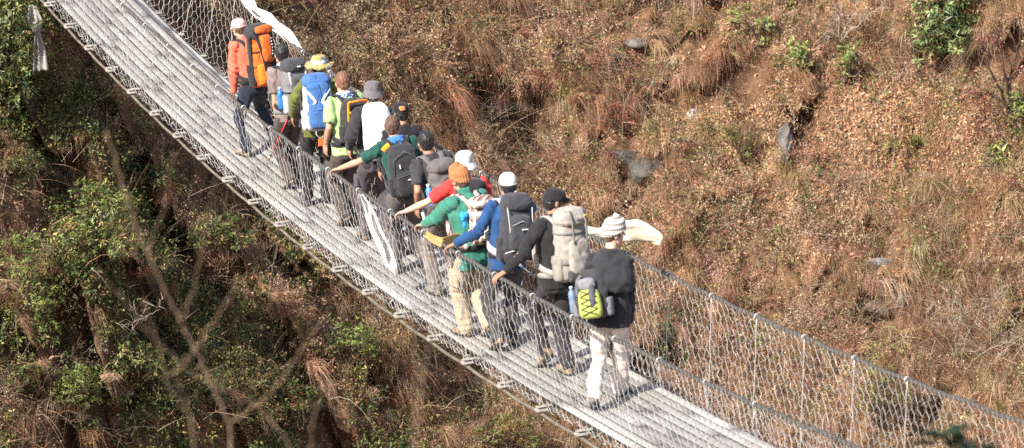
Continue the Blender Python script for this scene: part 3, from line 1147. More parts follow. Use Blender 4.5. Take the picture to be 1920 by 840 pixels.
def hat(P, kind, mat, mat2=None):
    c, R_, F_, U_, k = P['hc'], P['hR'], P['hF'], P['hU'], P['k']
    root = P['root']
    if kind in ('cap', 'visorcap'):
        mb = MB()
        dome(mb, c, R_, F_, U_, k, [(1.0, .018), (1.02, .045), (.96, .078), (.80, .104), (.52, .122), (.2, .130), (.03, .131)])
        mb.ell(c + U_ * .132 * k, R_ * .008, F_ * .008, U_ * .005, 8, 5)
        h = fuse('cap', mb, mat, root, .007, 3, .002, 20)
        mb = MB(); visor(mb, c, R_, F_, U_, k)
        build('visor', mb, mat2 or mat, h)
        mb = MB()     # closure band at the back
        pts = [c + (R_ * .0925 * math.sin(q) - F_ * .114 * math.cos(q) + U_ * .022) * k for q in np.linspace(-1.0, 1.0, 9)]
        mb.strap(pts, U_, .020, .0025); build('back_band', mb, mat2 or mat, h)
    elif kind == 'bucket':
        mb = MB()
        f = lambda th, s: (.010 * np.sin(2 * th + .6) + .006 * np.sin(5 * th)) * max(0, s - 1.05) * 2
        dome(mb, c, R_, F_, U_, k, [(1.0, .024), (1.20, -.002), (1.48, -.034), (1.50, -.030), (1.24, .010), (1.06, .036), (1.04, .07), (1.0, .100), (.90, .122), (.70, .133), (.3, .137), (.03, .137)], wav=f)
        fuse('bucket_hat', mb, mat, root, .007, 2, .004, 18)
    elif kind == 'sunhat':
        mb = MB()
        f = lambda th, s: (.020 * np.sin(2 * th + 1.2) + .012 * np.sin(3 * th) + .006 * np.sin(7 * th)) * max(0, s - 1.05) * 1.3
        dome(mb, c, R_, F_, U_, k, [(1.0, .030), (1.3, .024), (1.95, .006), (1.96, .011), (1.35, .032), (1.07, .040), (1.04, .08), (.98, .108), (.84, .126), (.5, .134), (.03, .130)], wav=f)
        h = fuse('sun_hat', mb, mat, root, .007, 2, .003, 18)
        if mat2:
            mb = MB()
            dome(mb, c, R_, F_, U_, k, [(1.09, .040), (1.105, .042), (1.09, .085), (1.07, .085)])
            fuse('hat_band', mb, mat2, h, .006, 1)
    elif kind == 'beanie':
        mb = MB()
        dome(mb, c, R_, F_, U_, k, [(1.0, .004), (1.09, .008), (1.10, .034), (1.05, .042), (1.07, .06), (1.03, .09), (.90, .121), (.66, .145), (.35, .157), (.05, .159)], wav=lambda th, s: .030 * np.sin(th) * (1.15 - s if s < .9 else 1))
        def ribs(p):
            q = p - c
            a = np.arctan2(q @ R_, q @ F_)
            return .0035 * np.sin(a * 26) + .002 * np.sin((q @ U_) * 420)
        fuse('knitted_beanie', mb, mat, root, .007, 2, .003, 14, dfun=ribs)

def hair(P, mat, long=0):
    c, R_, F_, U_, k = P['hc'], P['hR'], P['hF'], P['hU'], P['k']
    mb = MB()
    hatted = bool(P['sp'].get('hat'))
    if hatted:
        mb.ell(c + (-F_ * .026 - U_ * .004) * k, R_ * .082 * k, F_ * .084 * k, U_ * .060 * k, 20, 14)
    else:
        mb.ell(c + (-F_ * .022 + U_ * .026) * k, R_ * .084 * k, F_ * .097 * k, U_ * .103 * k, 20, 14)
    mb.ell(c + (-F_ * .050 - U_ * .030) * k, R_ * .066 * k, F_ * .052 * k, U_ * (.055 + long) * k)
    for s in (-1, 1):
        mb.ell(c + (R_ * s * .070 + F_ * .012 + U_ * (.000 if hatted else .020)) * k, R_ * .013 * k, F_ * .022 * k, U_ * .045 * k)
    def tufts(p):
        return .007 * fbm((p - c) * A(55, 55, 34), 2, 5) + .005 * fbm((p - c) * 18, 1, 9)
    fuse('hair', mb, mat, P['root'], .006, 1, dfun=tufts)

def body_pt(P, lat, out, z):
    """point in the torso frame: lat to the person's right, out towards the back, z standard height"""
    return P['pel'] + P['S'] * (z - .93) * P['kk'] + P['R'] * lat * P['k'] + P['B'] * out * P['k']

def make_person(sp):
    yaw = math.radians(sp.get('yaw', 0))
    F = A(-math.cos(yaw), math.sin(yaw), 0)
    R = np.cross(F, Z3)
    fl, fr = deck_hit(*sp['fl']), deck_hit(*sp['fr'])
    base = (fl + fr) / 2; base[2] = deck_z(base[0])
    st = sp.get('stride', 0)
    root = thing('person', sp['label'], 'person', base, 'hikers crossing the bridge in single file')
    top = plane_x(*sp['head'], base[0] + sp.get('dxh', -.17))
    top = top - A(0, 0, sp.get('hatx', .012))
    fl, fr, top = fl - base + F * st, fr - base - F * st, top - base
    for q_ in (fl, fr): q_[2] = deck_z(base[0] + q_[0]) - base[2]
    if st: sp.setdefault('heel_r' if st > 0 else 'heel_l', 30)
    k = min(1.1, max(.9, top[2] / 1.74))
    sp['k'] = k
    pel = A(0, 0, 0) + A(top[0] * .10, top[1] * .30, .895 * k)
    S = nrm(top - pel)
    kk = np.linalg.norm(top - pel) / .802
    R = nrm(R - S * (R @ S)); Fo = np.cross(S, R)
    P = dict(root=root, base=base, k=k, kk=kk, pel=pel, S=S, R=R, F=Fo, B=-Fo, sp=sp)
    bp = lambda lat, out, z: body_pt(P, lat, out, z)
    # head frame
    hy = math.radians(sp.get('hyaw', sp.get('yaw', 0))); hp = math.radians(sp.get('hpitch', 8))
    hF = A(-math.cos(hy) * math.cos(hp), math.sin(hy) * math.cos(hp), -math.sin(hp))
    hU = nrm(nrm(S * .4 + Z3 * .6) - hF * (nrm(S * .4 + Z3 * .6) @ hF)); hR = np.cross(hF, hU)
    hc = top - hU * .118 * k + hF * .025 * k
    P.update(hc=hc, hR=hR, hF=hF, hU=hU)
    skin = sp.get('skin', SKIN)
    # ---- joints
    J = {}
    for sd, nm, foot in ((-1, 'l', fl), (1, 'r', fr)):
        J['sh' + nm] = bp(sd * sp.get('shw', .168), .010, sp.get('shz', 1.435))
        J['hip' + nm] = pel + R * sd * .088 * k - Z3 * .02
        hl = sp.get('heel_' + nm, 0)
        fdir = rotv(nrm(A(F[0], F[1], 0)), Z3, -sd * math.radians(7))
        J['foot' + nm] = foot
        pt = math.radians(hl)
        fd = nrm(fdir * math.cos(pt) - Z3 * math.sin(pt)); fu = nrm(Z3 * math.cos(pt) + fdir * math.sin(pt))
        toe = foot + fdir * .13 * k
        heel = toe - fd * .20 * k + fu * .0
        if hl == 0: heel = foot - fdir * .07 * k; toe = foot + fdir * .15 * k
        heel[2] = max(heel[2], foot[2])
        P['heel' + nm], P['fd' + nm], P['fu' + nm] = heel, fd, fu
        an = heel + fd * .055 * k + fu * .085 * k
        J['kn' + nm], J['an' + nm] = ik(J['hip' + nm], an, .430 * k, .425 * k, nrm(F + R * sd * .12))
        a = sp.get('arm_' + nm, ('hang', None))
        sh = J['sh' + nm]
        if a[0] == 'rail':
            rp = rail_at(a[1][0], a[1][1], a[2] if len(a) > 2 else sd) - base
            inward = nrm((sh - rp) * A(1, 1, 0))
            wr = rp + Z3 * .045 + inward * .055
            hd, pal_, thb = -inward * .75 - Z3 * .30 + F * .2, -Z3 - inward * .25, R * -sd * 1.0 - F * .2
            thb = np.cross(-inward, Z3) * sd * -1
            curl = .75; pole = -Z3 * .8 + R * sd * .35 - F * .4
        else:
            if a[1] is None:
                wr = sh + R * sd * .07 * k + F * .16 * k - Z3 * .47 * k
            else:
                wr = plane_x(a[1][0], a[1][1], base[0] + (a[2] if len(a) > 2 else -.1)) - base
            hd = -Z3 + F * .25; pal_ = -R * sd + F * .1; thb = F; curl = .35
            pole = -F * .9 + R * sd * .4
        J['el' + nm], J['wr' + nm] = ik(sh, wr, .285 * k, .255 * k, pole)
        P['hand' + nm] = (hd, pal_, thb, curl)
    P['J'] = J
    # ---- body: one continuous skin
    mb = MB()
    mb.loft([sring(bp(0, o, z), R * a * k, Fo * b * k, 20, 2.2) for z, a, b, o in
             ((.84, .110, .075, 0), (.93, .130, .085, 0), (1.08, .122, .078, 0), (1.22, .132, .085, 0), (1.36, .148, .085, .005), (1.43, .120, .070, .01), (1.475, .06, .06, .015))])
    mb.capsule(bp(0, .01, 1.42), hc - hU * .04 * k - hF * .012 * k, .060 * k, .054 * k)
    add_head(mb, hc, hR, hF, hU, k)
    for sd, nm in ((-1, 'l'), (1, 'r')):
        mb.capsule(J['sh' + nm] * .9 + J['el' + nm] * .1, J['el' + nm], .043 * k, .037 * k)
        mb.capsule(J['el' + nm], J['el' + nm] + (J['wr' + nm] - J['el' + nm]) * .4, .037 * k, .040 * k)
        mb.capsule(J['el' + nm] + (J['wr' + nm] - J['el' + nm]) * .3, J['wr' + nm], .041 * k, .026 * k)
        add_hand(mb, J['wr' + nm], *P['hand' + nm][:3], k, P['hand' + nm][3])
        mb.capsule(J['hip' + nm], J['kn' + nm], .064 * k, .046 * k)
        mb.capsule(J['kn' + nm], J['an' + nm], .046 * k, .036 * k)
        mb.capsule(J['an' + nm], J['an' + nm] + P['fd' + nm] * .10 * k - P['fu' + nm] * .03 * k, .036 * k, .030 * k)
    fuse('body', mb, skin, root, .0068, 2)
    for s in (-1, 1):
        mb = MB()
        mb.ell(hc + (hR * .031 * s + hF * .080 + hU * .004) * k, hR * .012 * k, hF * .013 * k, hU * .009 * k, 10, 8)
        build('eye', mb, EYE, root)
    # ---- trousers
    tm = sp['trousers']
    mb = MB()
    mb.loft([sring(bp(0, .0, z), R * a * k, Fo * b * k, 22, 2.3) for z, a, b in ((.84, .120, .110), (.88, .165, .124), (.96, .168, .122), (1.03, .155, .110))])
    bag = sp.get('baggy', 1.0)
    for sd, nm in ((-1, 'l'), (1, 'r')):
        hp_ = J['hip' + nm]
        mb.capsule(hp_, J['kn' + nm], .097 * k, .071 * k * bag)
        end = J['an' + nm] + nrm(J['an' + nm] - J['kn' + nm]) * .035 * k
        mb.capsule(J['kn' + nm], end, .070 * k * bag, .064 * k * bag, flat1=True)
    kn = [J['knl'], J['knr'], J['anl'], J['anr']]
    def folds(p):
        d = 0
        for q, sgn in zip(kn, (1, 1, 1, 1)):
            g = np.exp(-((p - q) ** 2).sum(1) / (.11 ** 2))
            d = d + g * .007 * np.sin((p[:, 2] - q[2]) * 95 + 2.5 * fbm(p * 6, 1, 4))
        return d
    tr = fuse('trousers', mb, tm, root, .0105, 3, .016, 8, hsh(sp['label']) % 97, (1, 1, .55), folds)
    if sp.get('cargo'):
        for sd, nm in ((-1, 'l'), (1, 'r')):
            c = J['hip' + nm] * .38 + J['kn' + nm] * .62 + R * sd * .078 * k
            mb = MB()
            mb.loft([sring(c + Z3 * z * k, R * a * k, F * .07 * k, 16, 4) for z, a in ((-.09, .012), (-.085, .022), (.06, .022), (.085, .020), (.09, .008))])
            fuse('cargo_pocket', mb, tm, tr, .009, 1, .004, 14)
    # ---- boots
    for sd, nm in ((-1, 'l'), (1, 'r')):
        h, fd, fu = P['heel' + nm], P['fd' + nm], P['fu' + nm]
        rr = np.cross(fd, fu)
        mb = MB()
        prof = [(-.010, .020, .028, .050), (.005, .034, .052, .052), (.05, .038, .060, .056), (.10, .040, .048, .046), (.15, .047, .036, .036), (.20, .045, .030, .030), (.24, .034, .024, .027), (.262, .014, .012, .024)]
        mb.loft([sring(h + fd * f * k + fu * (zc) * k, rr * a * k, fu * b * k, 16, 2.6) for f, a, b, zc in prof])
        mb.capsule(h + fd * .052 * k + fu * .05 * k, J['an' + nm] + nrm(J['kn' + nm] - J['an' + nm]) * .075 * k, .050 * k, .052 * k, flat1=True)
        b = fuse('boot', mb, sp.get('boots', BOOT_TAN), root, .008, 2, .003, 22)
        mb = MB()
        mb.loft([sring(h + fd * .125 * k + fu * z * k, fd * .142 * k * s, rr * .048 * k * s, 20, 2.6) for z, s in ((.001, .95), (.006, 1.0), (.024, 1.0), (.028, .96))])
        build('sole', mb, SOLE, b)
    # ---- upper garment
    top_m = sp['top']
    mb = MB()
    hem = sp.get('hem', .88); fat = sp.get('fat', 1.0)
    prof = [(hem, .170 * fat, .128 * fat, 0), (.96, .172 * fat, .128 * fat, 0), (1.08, .160 * fat, .116 * fat, 0), (1.20, .170 * fat, .120 * fat, 0), (1.33, .188 * fat, .122 * fat, .004), (1.42, .162 * sp.get('slope', 1), .105, .010), (1.468, .098, .084, .012), (1.492, .074, .074, .010)]
    mb.loft([sring(bp(0, o, z), R * a * k, Fo * b * k, 26, 2.3) for z, a, b, o in prof])
    if sp.get('collar', True):
        mb.capsule(bp(0, .012, 1.47), bp(0, .006, 1.51 + sp.get('collar_h', 0)), .072 * k, .070 * k, flat1=True)
    sl = sp.get('sleeve', 'long')
    sf = sp.get('sleeve_fat', 1.0)
    for sd, nm in ((-1, 'l'), (1, 'r')):
        sh, el, wr = J['sh' + nm], J['el' + nm], J['wr' + nm]
        if sl == 'short':
            mb.capsule(sh, sh + (el - sh) * .78, .070 * k, .066 * k, flat1=True)
        else:
            mb.capsule(sh, el, .069 * k * sf, .057 * k * sf)
            mb.capsule(el, wr + (wr - el) * .02, .057 * k * sf, .040 * k * (1 + (sf - 1) * .5), flat1=True)
    els = [J['ell'], J['elr'], J['shl'], J['shr']]
    def folds2(p):
        d = 0
        for q in els:
            g = np.exp(-((p - q) ** 2).sum(1) / (.10 ** 2))
            d = d + g * .011 * np.sin(((p - q) @ nrm(A(.3, .5, .8))) * 105 + 2.5 * fbm(p * 6, 1, 7))
        return d
    fuse(sp.get('top_name', 'shirt'), mb, top_m, root, .0105, 3, .014, 8, hsh(sp['label']) % 89 + 5, (1, 1, .6), folds2)
    # ---- neckerchief
    if sp.get('scarf'):
        mb = MB()
        th = np.linspace(0, 2 * math.pi, 21)
        pts = np.array([bp(.072 * math.cos(q), .010 + .072 * math.sin(q), 1.505 + .012 * math.sin(q)) for q in th])
        mb.tube(pts, .024 * k, 8)
        a = bp(.0, .07, 1.50)
        mb.loft([sring(bp(0, .088, z), R * wv * k, Fo * .010 * k, 14, 3) for z, wv in ((1.50, .085), (1.46, .06), (1.42, .03), (1.395, .008))])
        fuse('neckerchief', mb, sp['scarf'], root, .0075, 2, .006, 22)
    if sp.get('hair'): hair(P, sp['hair'])
    if sp.get('hat'): hat(P, *sp['hat'])
    return P

EYE = plain((.05, .035, .03), .2, 0, .5)
BOOT_TAN = fabric((.22, .15, .09), .8)
BOOT_DARK = fabric((.06, .05, .045), .7)
BOOT_GREY = fabric((.17, .15, .125), .8)
SOLE = plain((.03, .028, .026), .8)
HAIR_BROWN = fabric((.10, .055, .032), .6, .4, 60, .3)
HAIR_RED = fabric((.17, .075, .04), .6, .4, 60, .3)
HAIR_BLACK = fabric((.012, .010, .010), .5, .4, 60, .3)
BLUEWHITE = blotchy([(0, (.75, .78, .82)), (.47, (.05, .20, .62)), (.58, (.75, .80, .85))], 30)

# ------------------------------------------------------------------ rucksacks
def make_pack(P, q):
    """q: w,d,h,z0 sizes; col main; lid; pocket; side; strap materials"""
    k = P['k']; R, B, S = P['R'], P['B'], P['S']
    tilt = math.radians(q.get('tilt', 0))
    O = P['base'] + body_pt(P, q.get('lat', 0), q.get('off', .125), q['z0'])
    root = thing('backpack', q['label'], 'backpack', O, 'rucksacks worn by the hikers')
    S2 = nrm(rotv(S, B, tilt)); R2 = np.cross(S2, B) * 1.0
    if R2 @ R < 0: R2 = -R2
    w, d, h = q['w'] * k, q['d'] * k, q['h'] * k
    L = lambda lat, out, up: R2 * lat + B * out + S2 * up
    # main shell
    mb = MB()
    prof = q.get('prof') or [(0, .70, .62), (.03, .86, .82), (.10, .97, .96), (.25, 1.0, 1.0), (.5, .99, 1.0), (.72, .95, .94), (.88, .88, .84), (.96, .76, .66), (1.0, .55, .40)]
    mb.loft([sring(L(0, d * .5 * b, h * t), R2 * w / 2 * a, B * d / 2 * b, 30, 2.9) for t, a, b in prof])
    sh = fuse('pack_shell', mb, q['col'], root, .011, 2, q.get('wr', .010), 9, hsh(q['label']) % 71)
    def panel(name, mat, lat, up0, up1, hw, out, dep, p=3.0, par=root, wr=.006, taper=1.0):
        m = MB(); H = up1 - up0
        m.loft([sring(L(lat, out + dep * .5 * e - .012, up0 + H * t), R2 * hw * e * (1 + (taper - 1) * t), B * (dep * .5 * e + .012), 24, p)
                for t, e in ((0, .55), (.06, .85), (.2, .98), (.5, 1.0), (.8, .97), (.94, .84), (1, .5))])
        return fuse(name, m, mat, par, .009, 2, wr, 12, len(name))
    P2 = dict(L=L, w=w, d=d, h=h, root=root, panel=panel, shell=sh, B=B, R=R2, S=S2)
    if q.get('lid'):
        m = MB()
        lw = w * q.get('lidw', .98)
        m.loft([sring(L(0, d * .52, h * t), R2 * lw / 2 * a, B * d * .56 * a, 26, 2.7) for t, a in ((.86, .84), (.90, .98), (.97, 1.0), (1.04, .92), (1.09, .70), (1.11, .40))])
        P2['lid'] = fuse('lid', m, q['lid'], root, .010, 2, .008, 11, 3)
    if q.get('pocket'):
        z0_, z1_ = q.get('pz', (.12, .62))
        P2['pocket'] = panel('front_pocket', q['pocket'], 0, h * z0_, h * z1_, w * q.get('pw', .36), d * .97, q.get('pd', .07) * k, taper=q.get('pt', 1.0))
    if q.get('side'):
        for s in (-1, 1):
            m = MB()
            m.loft([sring(L(s * w * .47, d * .45, h * t), R2 * .040 * k * a, B * d * .34 * a, 18, 2.6) for t, a in ((.03, .6), (.07, .9), (.2, 1), (.36, 1.0), (.40, .9))])
            fuse('side_pocket', m, q['side'], root, .010, 2, .005, 12, s + 2)
    web = q.get('web', WEB)
    # shoulder straps
    for s in (-1, 1) if q.get('straps', True) else ():
        bq = lambda lat, out, z: P['base'] + body_pt(P, lat, out, z) - O
        fat = P['sp'].get('fat', 1.0)
        pts = np.array([bq(s * .062, .150, 1.40), bq(s * .080, .125, 1.462), bq(s * .098, .06, 1.503), bq(s * .105, 0, 1.512), bq(s * .112, -.07, 1.475), bq(s * .122, -.118 * fat, 1.39),
                        bq(s * .138, -.135 * fat, 1.27), bq(s * .160, -.118 * fat, 1.16), bq(s * .186 * fat, -.04, 1.09), bq(s * .183 * fat, .05, 1.05), bq(s * .14, .140, 1.02)])
        u = np.linspace(0, len(pts) - 1, 40); i = np.arange(len(pts))
        pts = np.stack([np.interp(u, i, pts[:, c]) for c in range(3)], 1)
        for _ in range(3): pts[1:-1] = (pts[:-2] + 2 * pts[1:-1] + pts[2:]) / 4
        wd = np.where((u > 7.2)[:, None], S, R)
        tt = sstep(6.0, 8.0, u)[:, None]
        wd = nrm(R * (1 - tt) + S * tt)
        m = MB(); m.strap(pts, wd, q.get('sw', .055) * k, .007)
        build('shoulder_strap', m, q.get('strapm', web), root)
    # hip belt
    if q.get('belt', True):
        m = MB(); rr = []
        for a in np.linspace(-130, 130, 27):
            a = math.radians(a)
            bw = .05 if abs(a) < 1.7 else .03
            f = P['sp'].get('fat', 1)
            c = P['base'] + body_pt(P, .183 * f * math.sin(a), .140 * f * math.cos(a), 1.0) - O
            n_ = nrm(R * math.sin(a) + B * math.cos(a))
            rr.append(np.array([c + n_ * .012 + S * bw * .5, c + n_ * .012 - S * bw * .5, c - n_ * .004 - S * bw * .5, c - n_ * .004 + S * bw * .5]))
        m.loft(rr); build('hip_belt', m, q.get('beltm', web), root)
    # haul loop
    m = MB()
    m.tube([L(.045 * math.cos(t) * k, .02, h * .97 + .05 * k * math.sin(t)) for t in np.linspace(0, math.pi, 9)], .007, 6)
    build('haul_loop', m, web, root)
    # compression straps round the sides and over the front
    for t in q.get('comp', ()):
        m = MB()
        a = np.linspace(-.5 * math.pi - .45, .5 * math.pi + .45, 28)
        i = [np.interp(t, [p[0] for p in prof], [p[j] for p in prof]) for j in (1, 2)]
        e = 2 / 2.9
        pts = [L(np.sign(math.sin(v)) * abs(math.sin(v)) ** e * w / 2 * i[0] * 1.03, d * .5 * i[1] + np.sign(math.cos(v)) * abs(math.cos(v)) ** e * (d / 2 * i[1] + .010), h * t) for v in a]
        m.strap(pts, S2, .020 * k, .003)
        build('compression_strap', m, web, root)
    return P2

def bar(P2, name, pts, r, mat, par=None):
    """thin cord or zip on a pack; pts in (lat, out, up) fractions of w, d, h"""
    m = MB(); L = P2['L']
    m.tube([L(a * P2['w'], b * P2['d'], c * P2['h']) for a, b, c in pts], r, 6)
    return build(name, m, mat, par or P2['root'])

def web_strip(P2, name, pts, width, mat, par=None, wd=None):
    m = MB(); L = P2['L']
    p = np.array([L(a * P2['w'], b * P2['d'], c * P2['h']) for a, b, c in pts])
    u = np.linspace(0, len(p) - 1, 6 * len(p)); i = np.arange(len(p))
    p = np.stack([np.interp(u, i, p[:, c]) for c in range(3)], 1)
    m.strap(p, P2['R'] if wd is None else wd, width, .004)
    return build(name, m, mat, par or P2['root'])

def bottle(P2, label, mat, capm, side, up=.30, out=.5, name='water_bottle'):
    c = Vector(P2['root'].location)
    L = P2['L']
    b0 = A(*c) + L(side * (P2['w'] * .5 + .035), P2['d'] * out, P2['h'] * .14)
    o = thing(name, label, 'bottle', b0)
    S = P2['S']
    m = MB()
    prof = [(0, .030), (.008, .035), (.10, .035), (.12, .031), (.14, .035), (.185, .034), (.205, .024), (.215, .014), (.225, .014)]
    m.loft([sring(S * z, P2['R'] * r, P2['B'] * r, 18) for z, r in prof])
    build('bottle_body', m, mat, o)
    m = MB(); m.loft([sring(S * z, P2['R'] * r, P2['B'] * r, 14) for z, r in ((.222, .017), (.245, .017), (.248, .013))])
    build('bottle_cap', m, capm, o)
    return o

fb = fabric
TR_NAVY = fb((.020, .024, .040)); TR_BLACK = fb((.018, .016, .018)); TR_GREY = fb((.10, .088, .082)); TR_BROWN = fb((.075, .058, .050))
TR_PLUM = fb((.070, .056, .066)); TR_CHAR = fb((.055, .050, .050)); TR_KHAKI = fb((.42, .33, .22)); TR_CREAM = fb((.62, .52, .46)); TR_STONE = fb((.20, .165, .145))
TR_DARK = fb((.032, .027, .030))

PEOPLE = {}
def person(key, **sp):
    PEOPLE[key] = make_person(sp)
    return PEOPLE[key]

p = person(1, label='person in salmon top, pink cap and navy trousers leading the line', stride=0.1, fl=(470, 296), fr=(508, 272), head=(447, 34), yaw=-16, hyaw=-14, hpitch=12,
       top=fb((.72, .145, .085)), trousers=TR_NAVY, boots=BOOT_TAN, hat=('cap', fb((.85, .38, .36))), skin=SKIN_PALE, hair=HAIR_BROWN,
       arm_l=('hang', (437, 184), -.08), hem=.90, collar_h=.02)
ORANGE = fb((.60, .12, .018)); YELLOR = fb((.76, .20, .015)); 
q = make_pack(p, dict(label='big orange trekking rucksack with black straps worn by the hiker in salmon', w=.33, d=.27, h=.72, z0=.92, col=ORANGE, lid=BLACKISH, pocket=ORANGE, pz=(.42, .92), pw=.30, pd=.10, pt=.8,
                      side=BLACK, comp=(.35, .62), tilt=-6, wr=.014))
q['panel']('lower_pocket', YELLOR, -q['w'] * .22, q['h'] * .04, q['h'] * .40, q['w'] * .24, q['d'] * .98, .06)
q['panel']('lid_pocket', ORANGE, 0, q['h'] * .93, q['h'] * 1.08, q['w'] * .36, q['d'] * 1.0, .07)
web_strip(q, 'daisy_chain', [(.10, 1.42, .86), (.10, 1.46, .70), (.10, 1.36, .50)], .030, BLACK)
for t in range(6):
    web_strip(q, 'chain_loop', [(.085, 1.475 - .02 * abs(t - 2), .84 - t * .055), (.115, 1.475 - .02 * abs(t - 2), .84 - t * .055)], .016, WHITE, wd=q['S'])
web_strip(q, 'webbing', [(-.40, .95, 1.0), (-.30, 1.2, .74), (-.18, 1.22, .40), (-.12, 1.16, .05)], .045, BLACK)
web_strip(q, 'webbing', [(.42, .85, .95), (.36, 1.02, .6), (.34, 1.02, .3)], .03, BLACK)
web_strip(q, 'webbing', [(-.50, .62, .92), (-.53, .60, .6), (-.52, .58, .1)], .085, BLACK, wd=q['B'])
web_strip(q, 'webbing', [(.02, 1.0, .44), (.22, 1.08, .40), (.42, .98, .36)], .04, BLACK, wd=q['S'])

p = person(2, label='person in grey short sleeved shirt and dark trousers behind the orange rucksack', stride=-0.12, fl=(540, 353), fr=(562, 348), head=(527, 84), yaw=-10, hyaw=4,
       top=fb((.20, .155, .145)), sleeve='short', trousers=TR_BROWN, hair=HAIR_BLACK, scarf=BLUEWHITE, skin=SKIN, arm_l=('hang', (519, 222), -.05), hatx=0, boots=BOOT_TAN)
q = make_pack(p, dict(label='charcoal rucksack with pale grey sides worn between the orange rucksack and the patterned sun hat', w=.31, d=.24, h=.60, z0=.97, col=fb((.16, .155, .16)), lid=fb((.05, .05, .053)), pocket=fb((.07, .07, .074)), pz=(.4, .8),
                      side=fb((.36, .36, .37)), comp=(.45,), beltm=GREYWEB))
web_strip(q, 'webbing', [(-.36, .96, .86), (-.30, 1.03, .5), (-.2, 1.03, .1)], .028, fb((.5, .5, .5)))
web_strip(q, 'webbing', [(.36, .96, .86), (.30, 1.03, .5), (.2, 1.03, .1)], .028, fb((.5, .5, .5)))
web_strip(q, 'pack_badge', [(-.04, 1.12, .95), (.10, 1.12, .95)], .016, WHITE, wd=q['S'])
bottle(q, 'blue water bottle in the side pocket of the charcoal rucksack', plain((.03, .16, .55), .3), plain((.6, .65, .75), .4), -1, out=.35)

p = person(3, label='person in olive green shirt and wide patterned sun hat with a bright blue rucksack', stride=0.11, fl=(578, 389), fr=(612, 381), head=(597, 103), yaw=12, hyaw=40, hpitch=6, hatx=.02,
       top=fb((.105, .125, .028)), trousers=TR_BLACK, boots=BOOT_DARK, hair=HAIR_BLACK, hem=.86, fat=1.12, arm_l=('hang', (548, 215), -.08),
       hat=('sunhat', blotchy([(0, (.40, .29, .10)), (.44, (.28, .23, .09)), (.50, (.48, .36, .14)), (.58, (.16, .20, .10)), (.64, (.12, .2, .42))], 22), blotchy([(0, (.80, .80, .82)), (.45, (.06, .16, .55)), (.55, (.8, .8, .85))], 28)), skin=SKIN_TAN)
BLUEP = fb((.05, .125, .30)); GREYP = fb((.45, .45, .46))
q = make_pack(p, dict(label='bright blue rucksack with grey trim worn under the patterned sun hat', w=.34, d=.26, h=.60, z0=.96, col=GREYP, pocket=BLUEP, pz=(.06, .60), pw=.37, pd=.09, lid=BLUEP, side=fb((.55, .55, .55)), tilt=5, off=.14))
q['panel']('upper_panel', BLUEP, 0, q['h'] * .52, q['h'] * .96, q['w'] * .40, q['d'] * .92, .06)
for s in (-1, 1):
    web_strip(q, 'webbing', [(s * .40, 1.02, .82), (s * .10, 1.30, .58), (s * .34, 1.14, .44), (s * .46, .8, .25)], .03, fb((.62, .62, .63)))
bar(q, 'zip', [(0, 1.22, .93), (.01, 1.30, .76), (0, 1.26, .62)], .004, fb((.02, .06, .25)))
bar(q, 'zip', [(-.25, 1.28, .40), (0, 1.36, .43), (.25, 1.28, .40)], .004, fb((.02, .06, .25)))
b0 = A(*Vector(q['root'].location)) + q['L'](0, q['d'] * .75, -.01)
o = thing('luggage_tag', 'small orange tag hanging below the bright blue rucksack', 'tag', b0)
m = MB(); m.tube([A(.0, -.045, .03) * 1, A(.01, -.05, -.02), A(.015, -.02, -.06), A(.015, .02, -.06), A(.01, .05, -.02), A(0, .045, .03)], .006, 6); build('ring', m, GREYP, o)
m = MB(); m.box(A(.02, 0, -.112), A(.004, 0, .001), A(0, .033, 0), A(.001, 0, .045)); build('card', m, plain((.85, .22, .06), .5), o, smooth=False)

p = person(4, label='person in lime green tee with short brown hair looking down', stride=-0.1, fl=(645, 424), fr=(670, 424), head=(641, 135), yaw=-10, hyaw=4, hpitch=22, hatx=0,
       top=fb((.34, .50, .20)), sleeve='short', trousers=TR_BROWN, boots=BOOT_TAN, hair=HAIR_RED, scarf=BLUEWHITE, skin=SKIN, cargo=True, arm_l=('hang', (611, 270), -.10))
ORP = fb((.85, .26, .01))
q = make_pack(p, dict(label='black rucksack with bright orange piping worn over the lime green tee', w=.33, d=.22, h=.48, z0=1.02, col=fb((.035, .03, .03)), pocket=fb((.05, .045, .045)), pz=(.08, .62), pw=.30, side=BLACK, off=.13))
for s in (-1, 1):
    web_strip(q, 'orange_trim', [(s * .36, .93, .95), (s * .42, 1.02, .6), (s * .38, 1.03, .2), (s * .34, .98, .06)], .030, ORP)
web_strip(q, 'orange_trim', [(-.36, .93, .95), (0, 1.02, .97), (.36, .93, .95)], .026, ORP, wd=q['S'])
web_strip(q, 'orange_trim', [(-.38, 1.04, .72), (0, 1.08, .74), (.38, 1.04, .72)], .020, ORP, wd=q['S'])
web_strip(q, 'pack_badge', [(-.16, 1.33, .46), (-.08, 1.34, .46)], .035, WHITE, wd=q['S'])

p = person(5, label='person in black long sleeved top and grey bucket hat with a white covered rucksack', stride=0.13, fl=(690, 454), fr=(722, 446), head=(698, 153), yaw=4, hyaw=20, hatx=.02,
       top=fb((.030, .026, .030)), trousers=TR_PLUM, boots=BOOT_TAN, hair=HAIR_BROWN, hat=('bucket', fb((.125, .115, .115))), skin=SKIN, cargo=True, arm_l=('hang', (655, 275), -.14))
WH = fb((.86, .87, .89), .6, .3, var=.03)
q = make_pack(p, dict(label='rucksack under a smooth white rain cover worn below the grey bucket hat', w=.32, d=.26, h=.62, z0=.97, col=WH, wr=.008, tilt=4,
                      prof=[(0, .62, .55), (.03, .80, .75), (.12, .95, .94), (.3, 1.0, 1.02), (.55, 1.0, 1.03), (.78, .96, .98), (.92, .84, .80), (.98, .66, .55), (1.0, .45, .3)]))
web_strip(q, 'printed_mark', [(.0, 1.012, .52), (.12, 1.015, .525), (.30, .995, .535)], .014, fb((.25, .28, .33)), wd=q['S'])
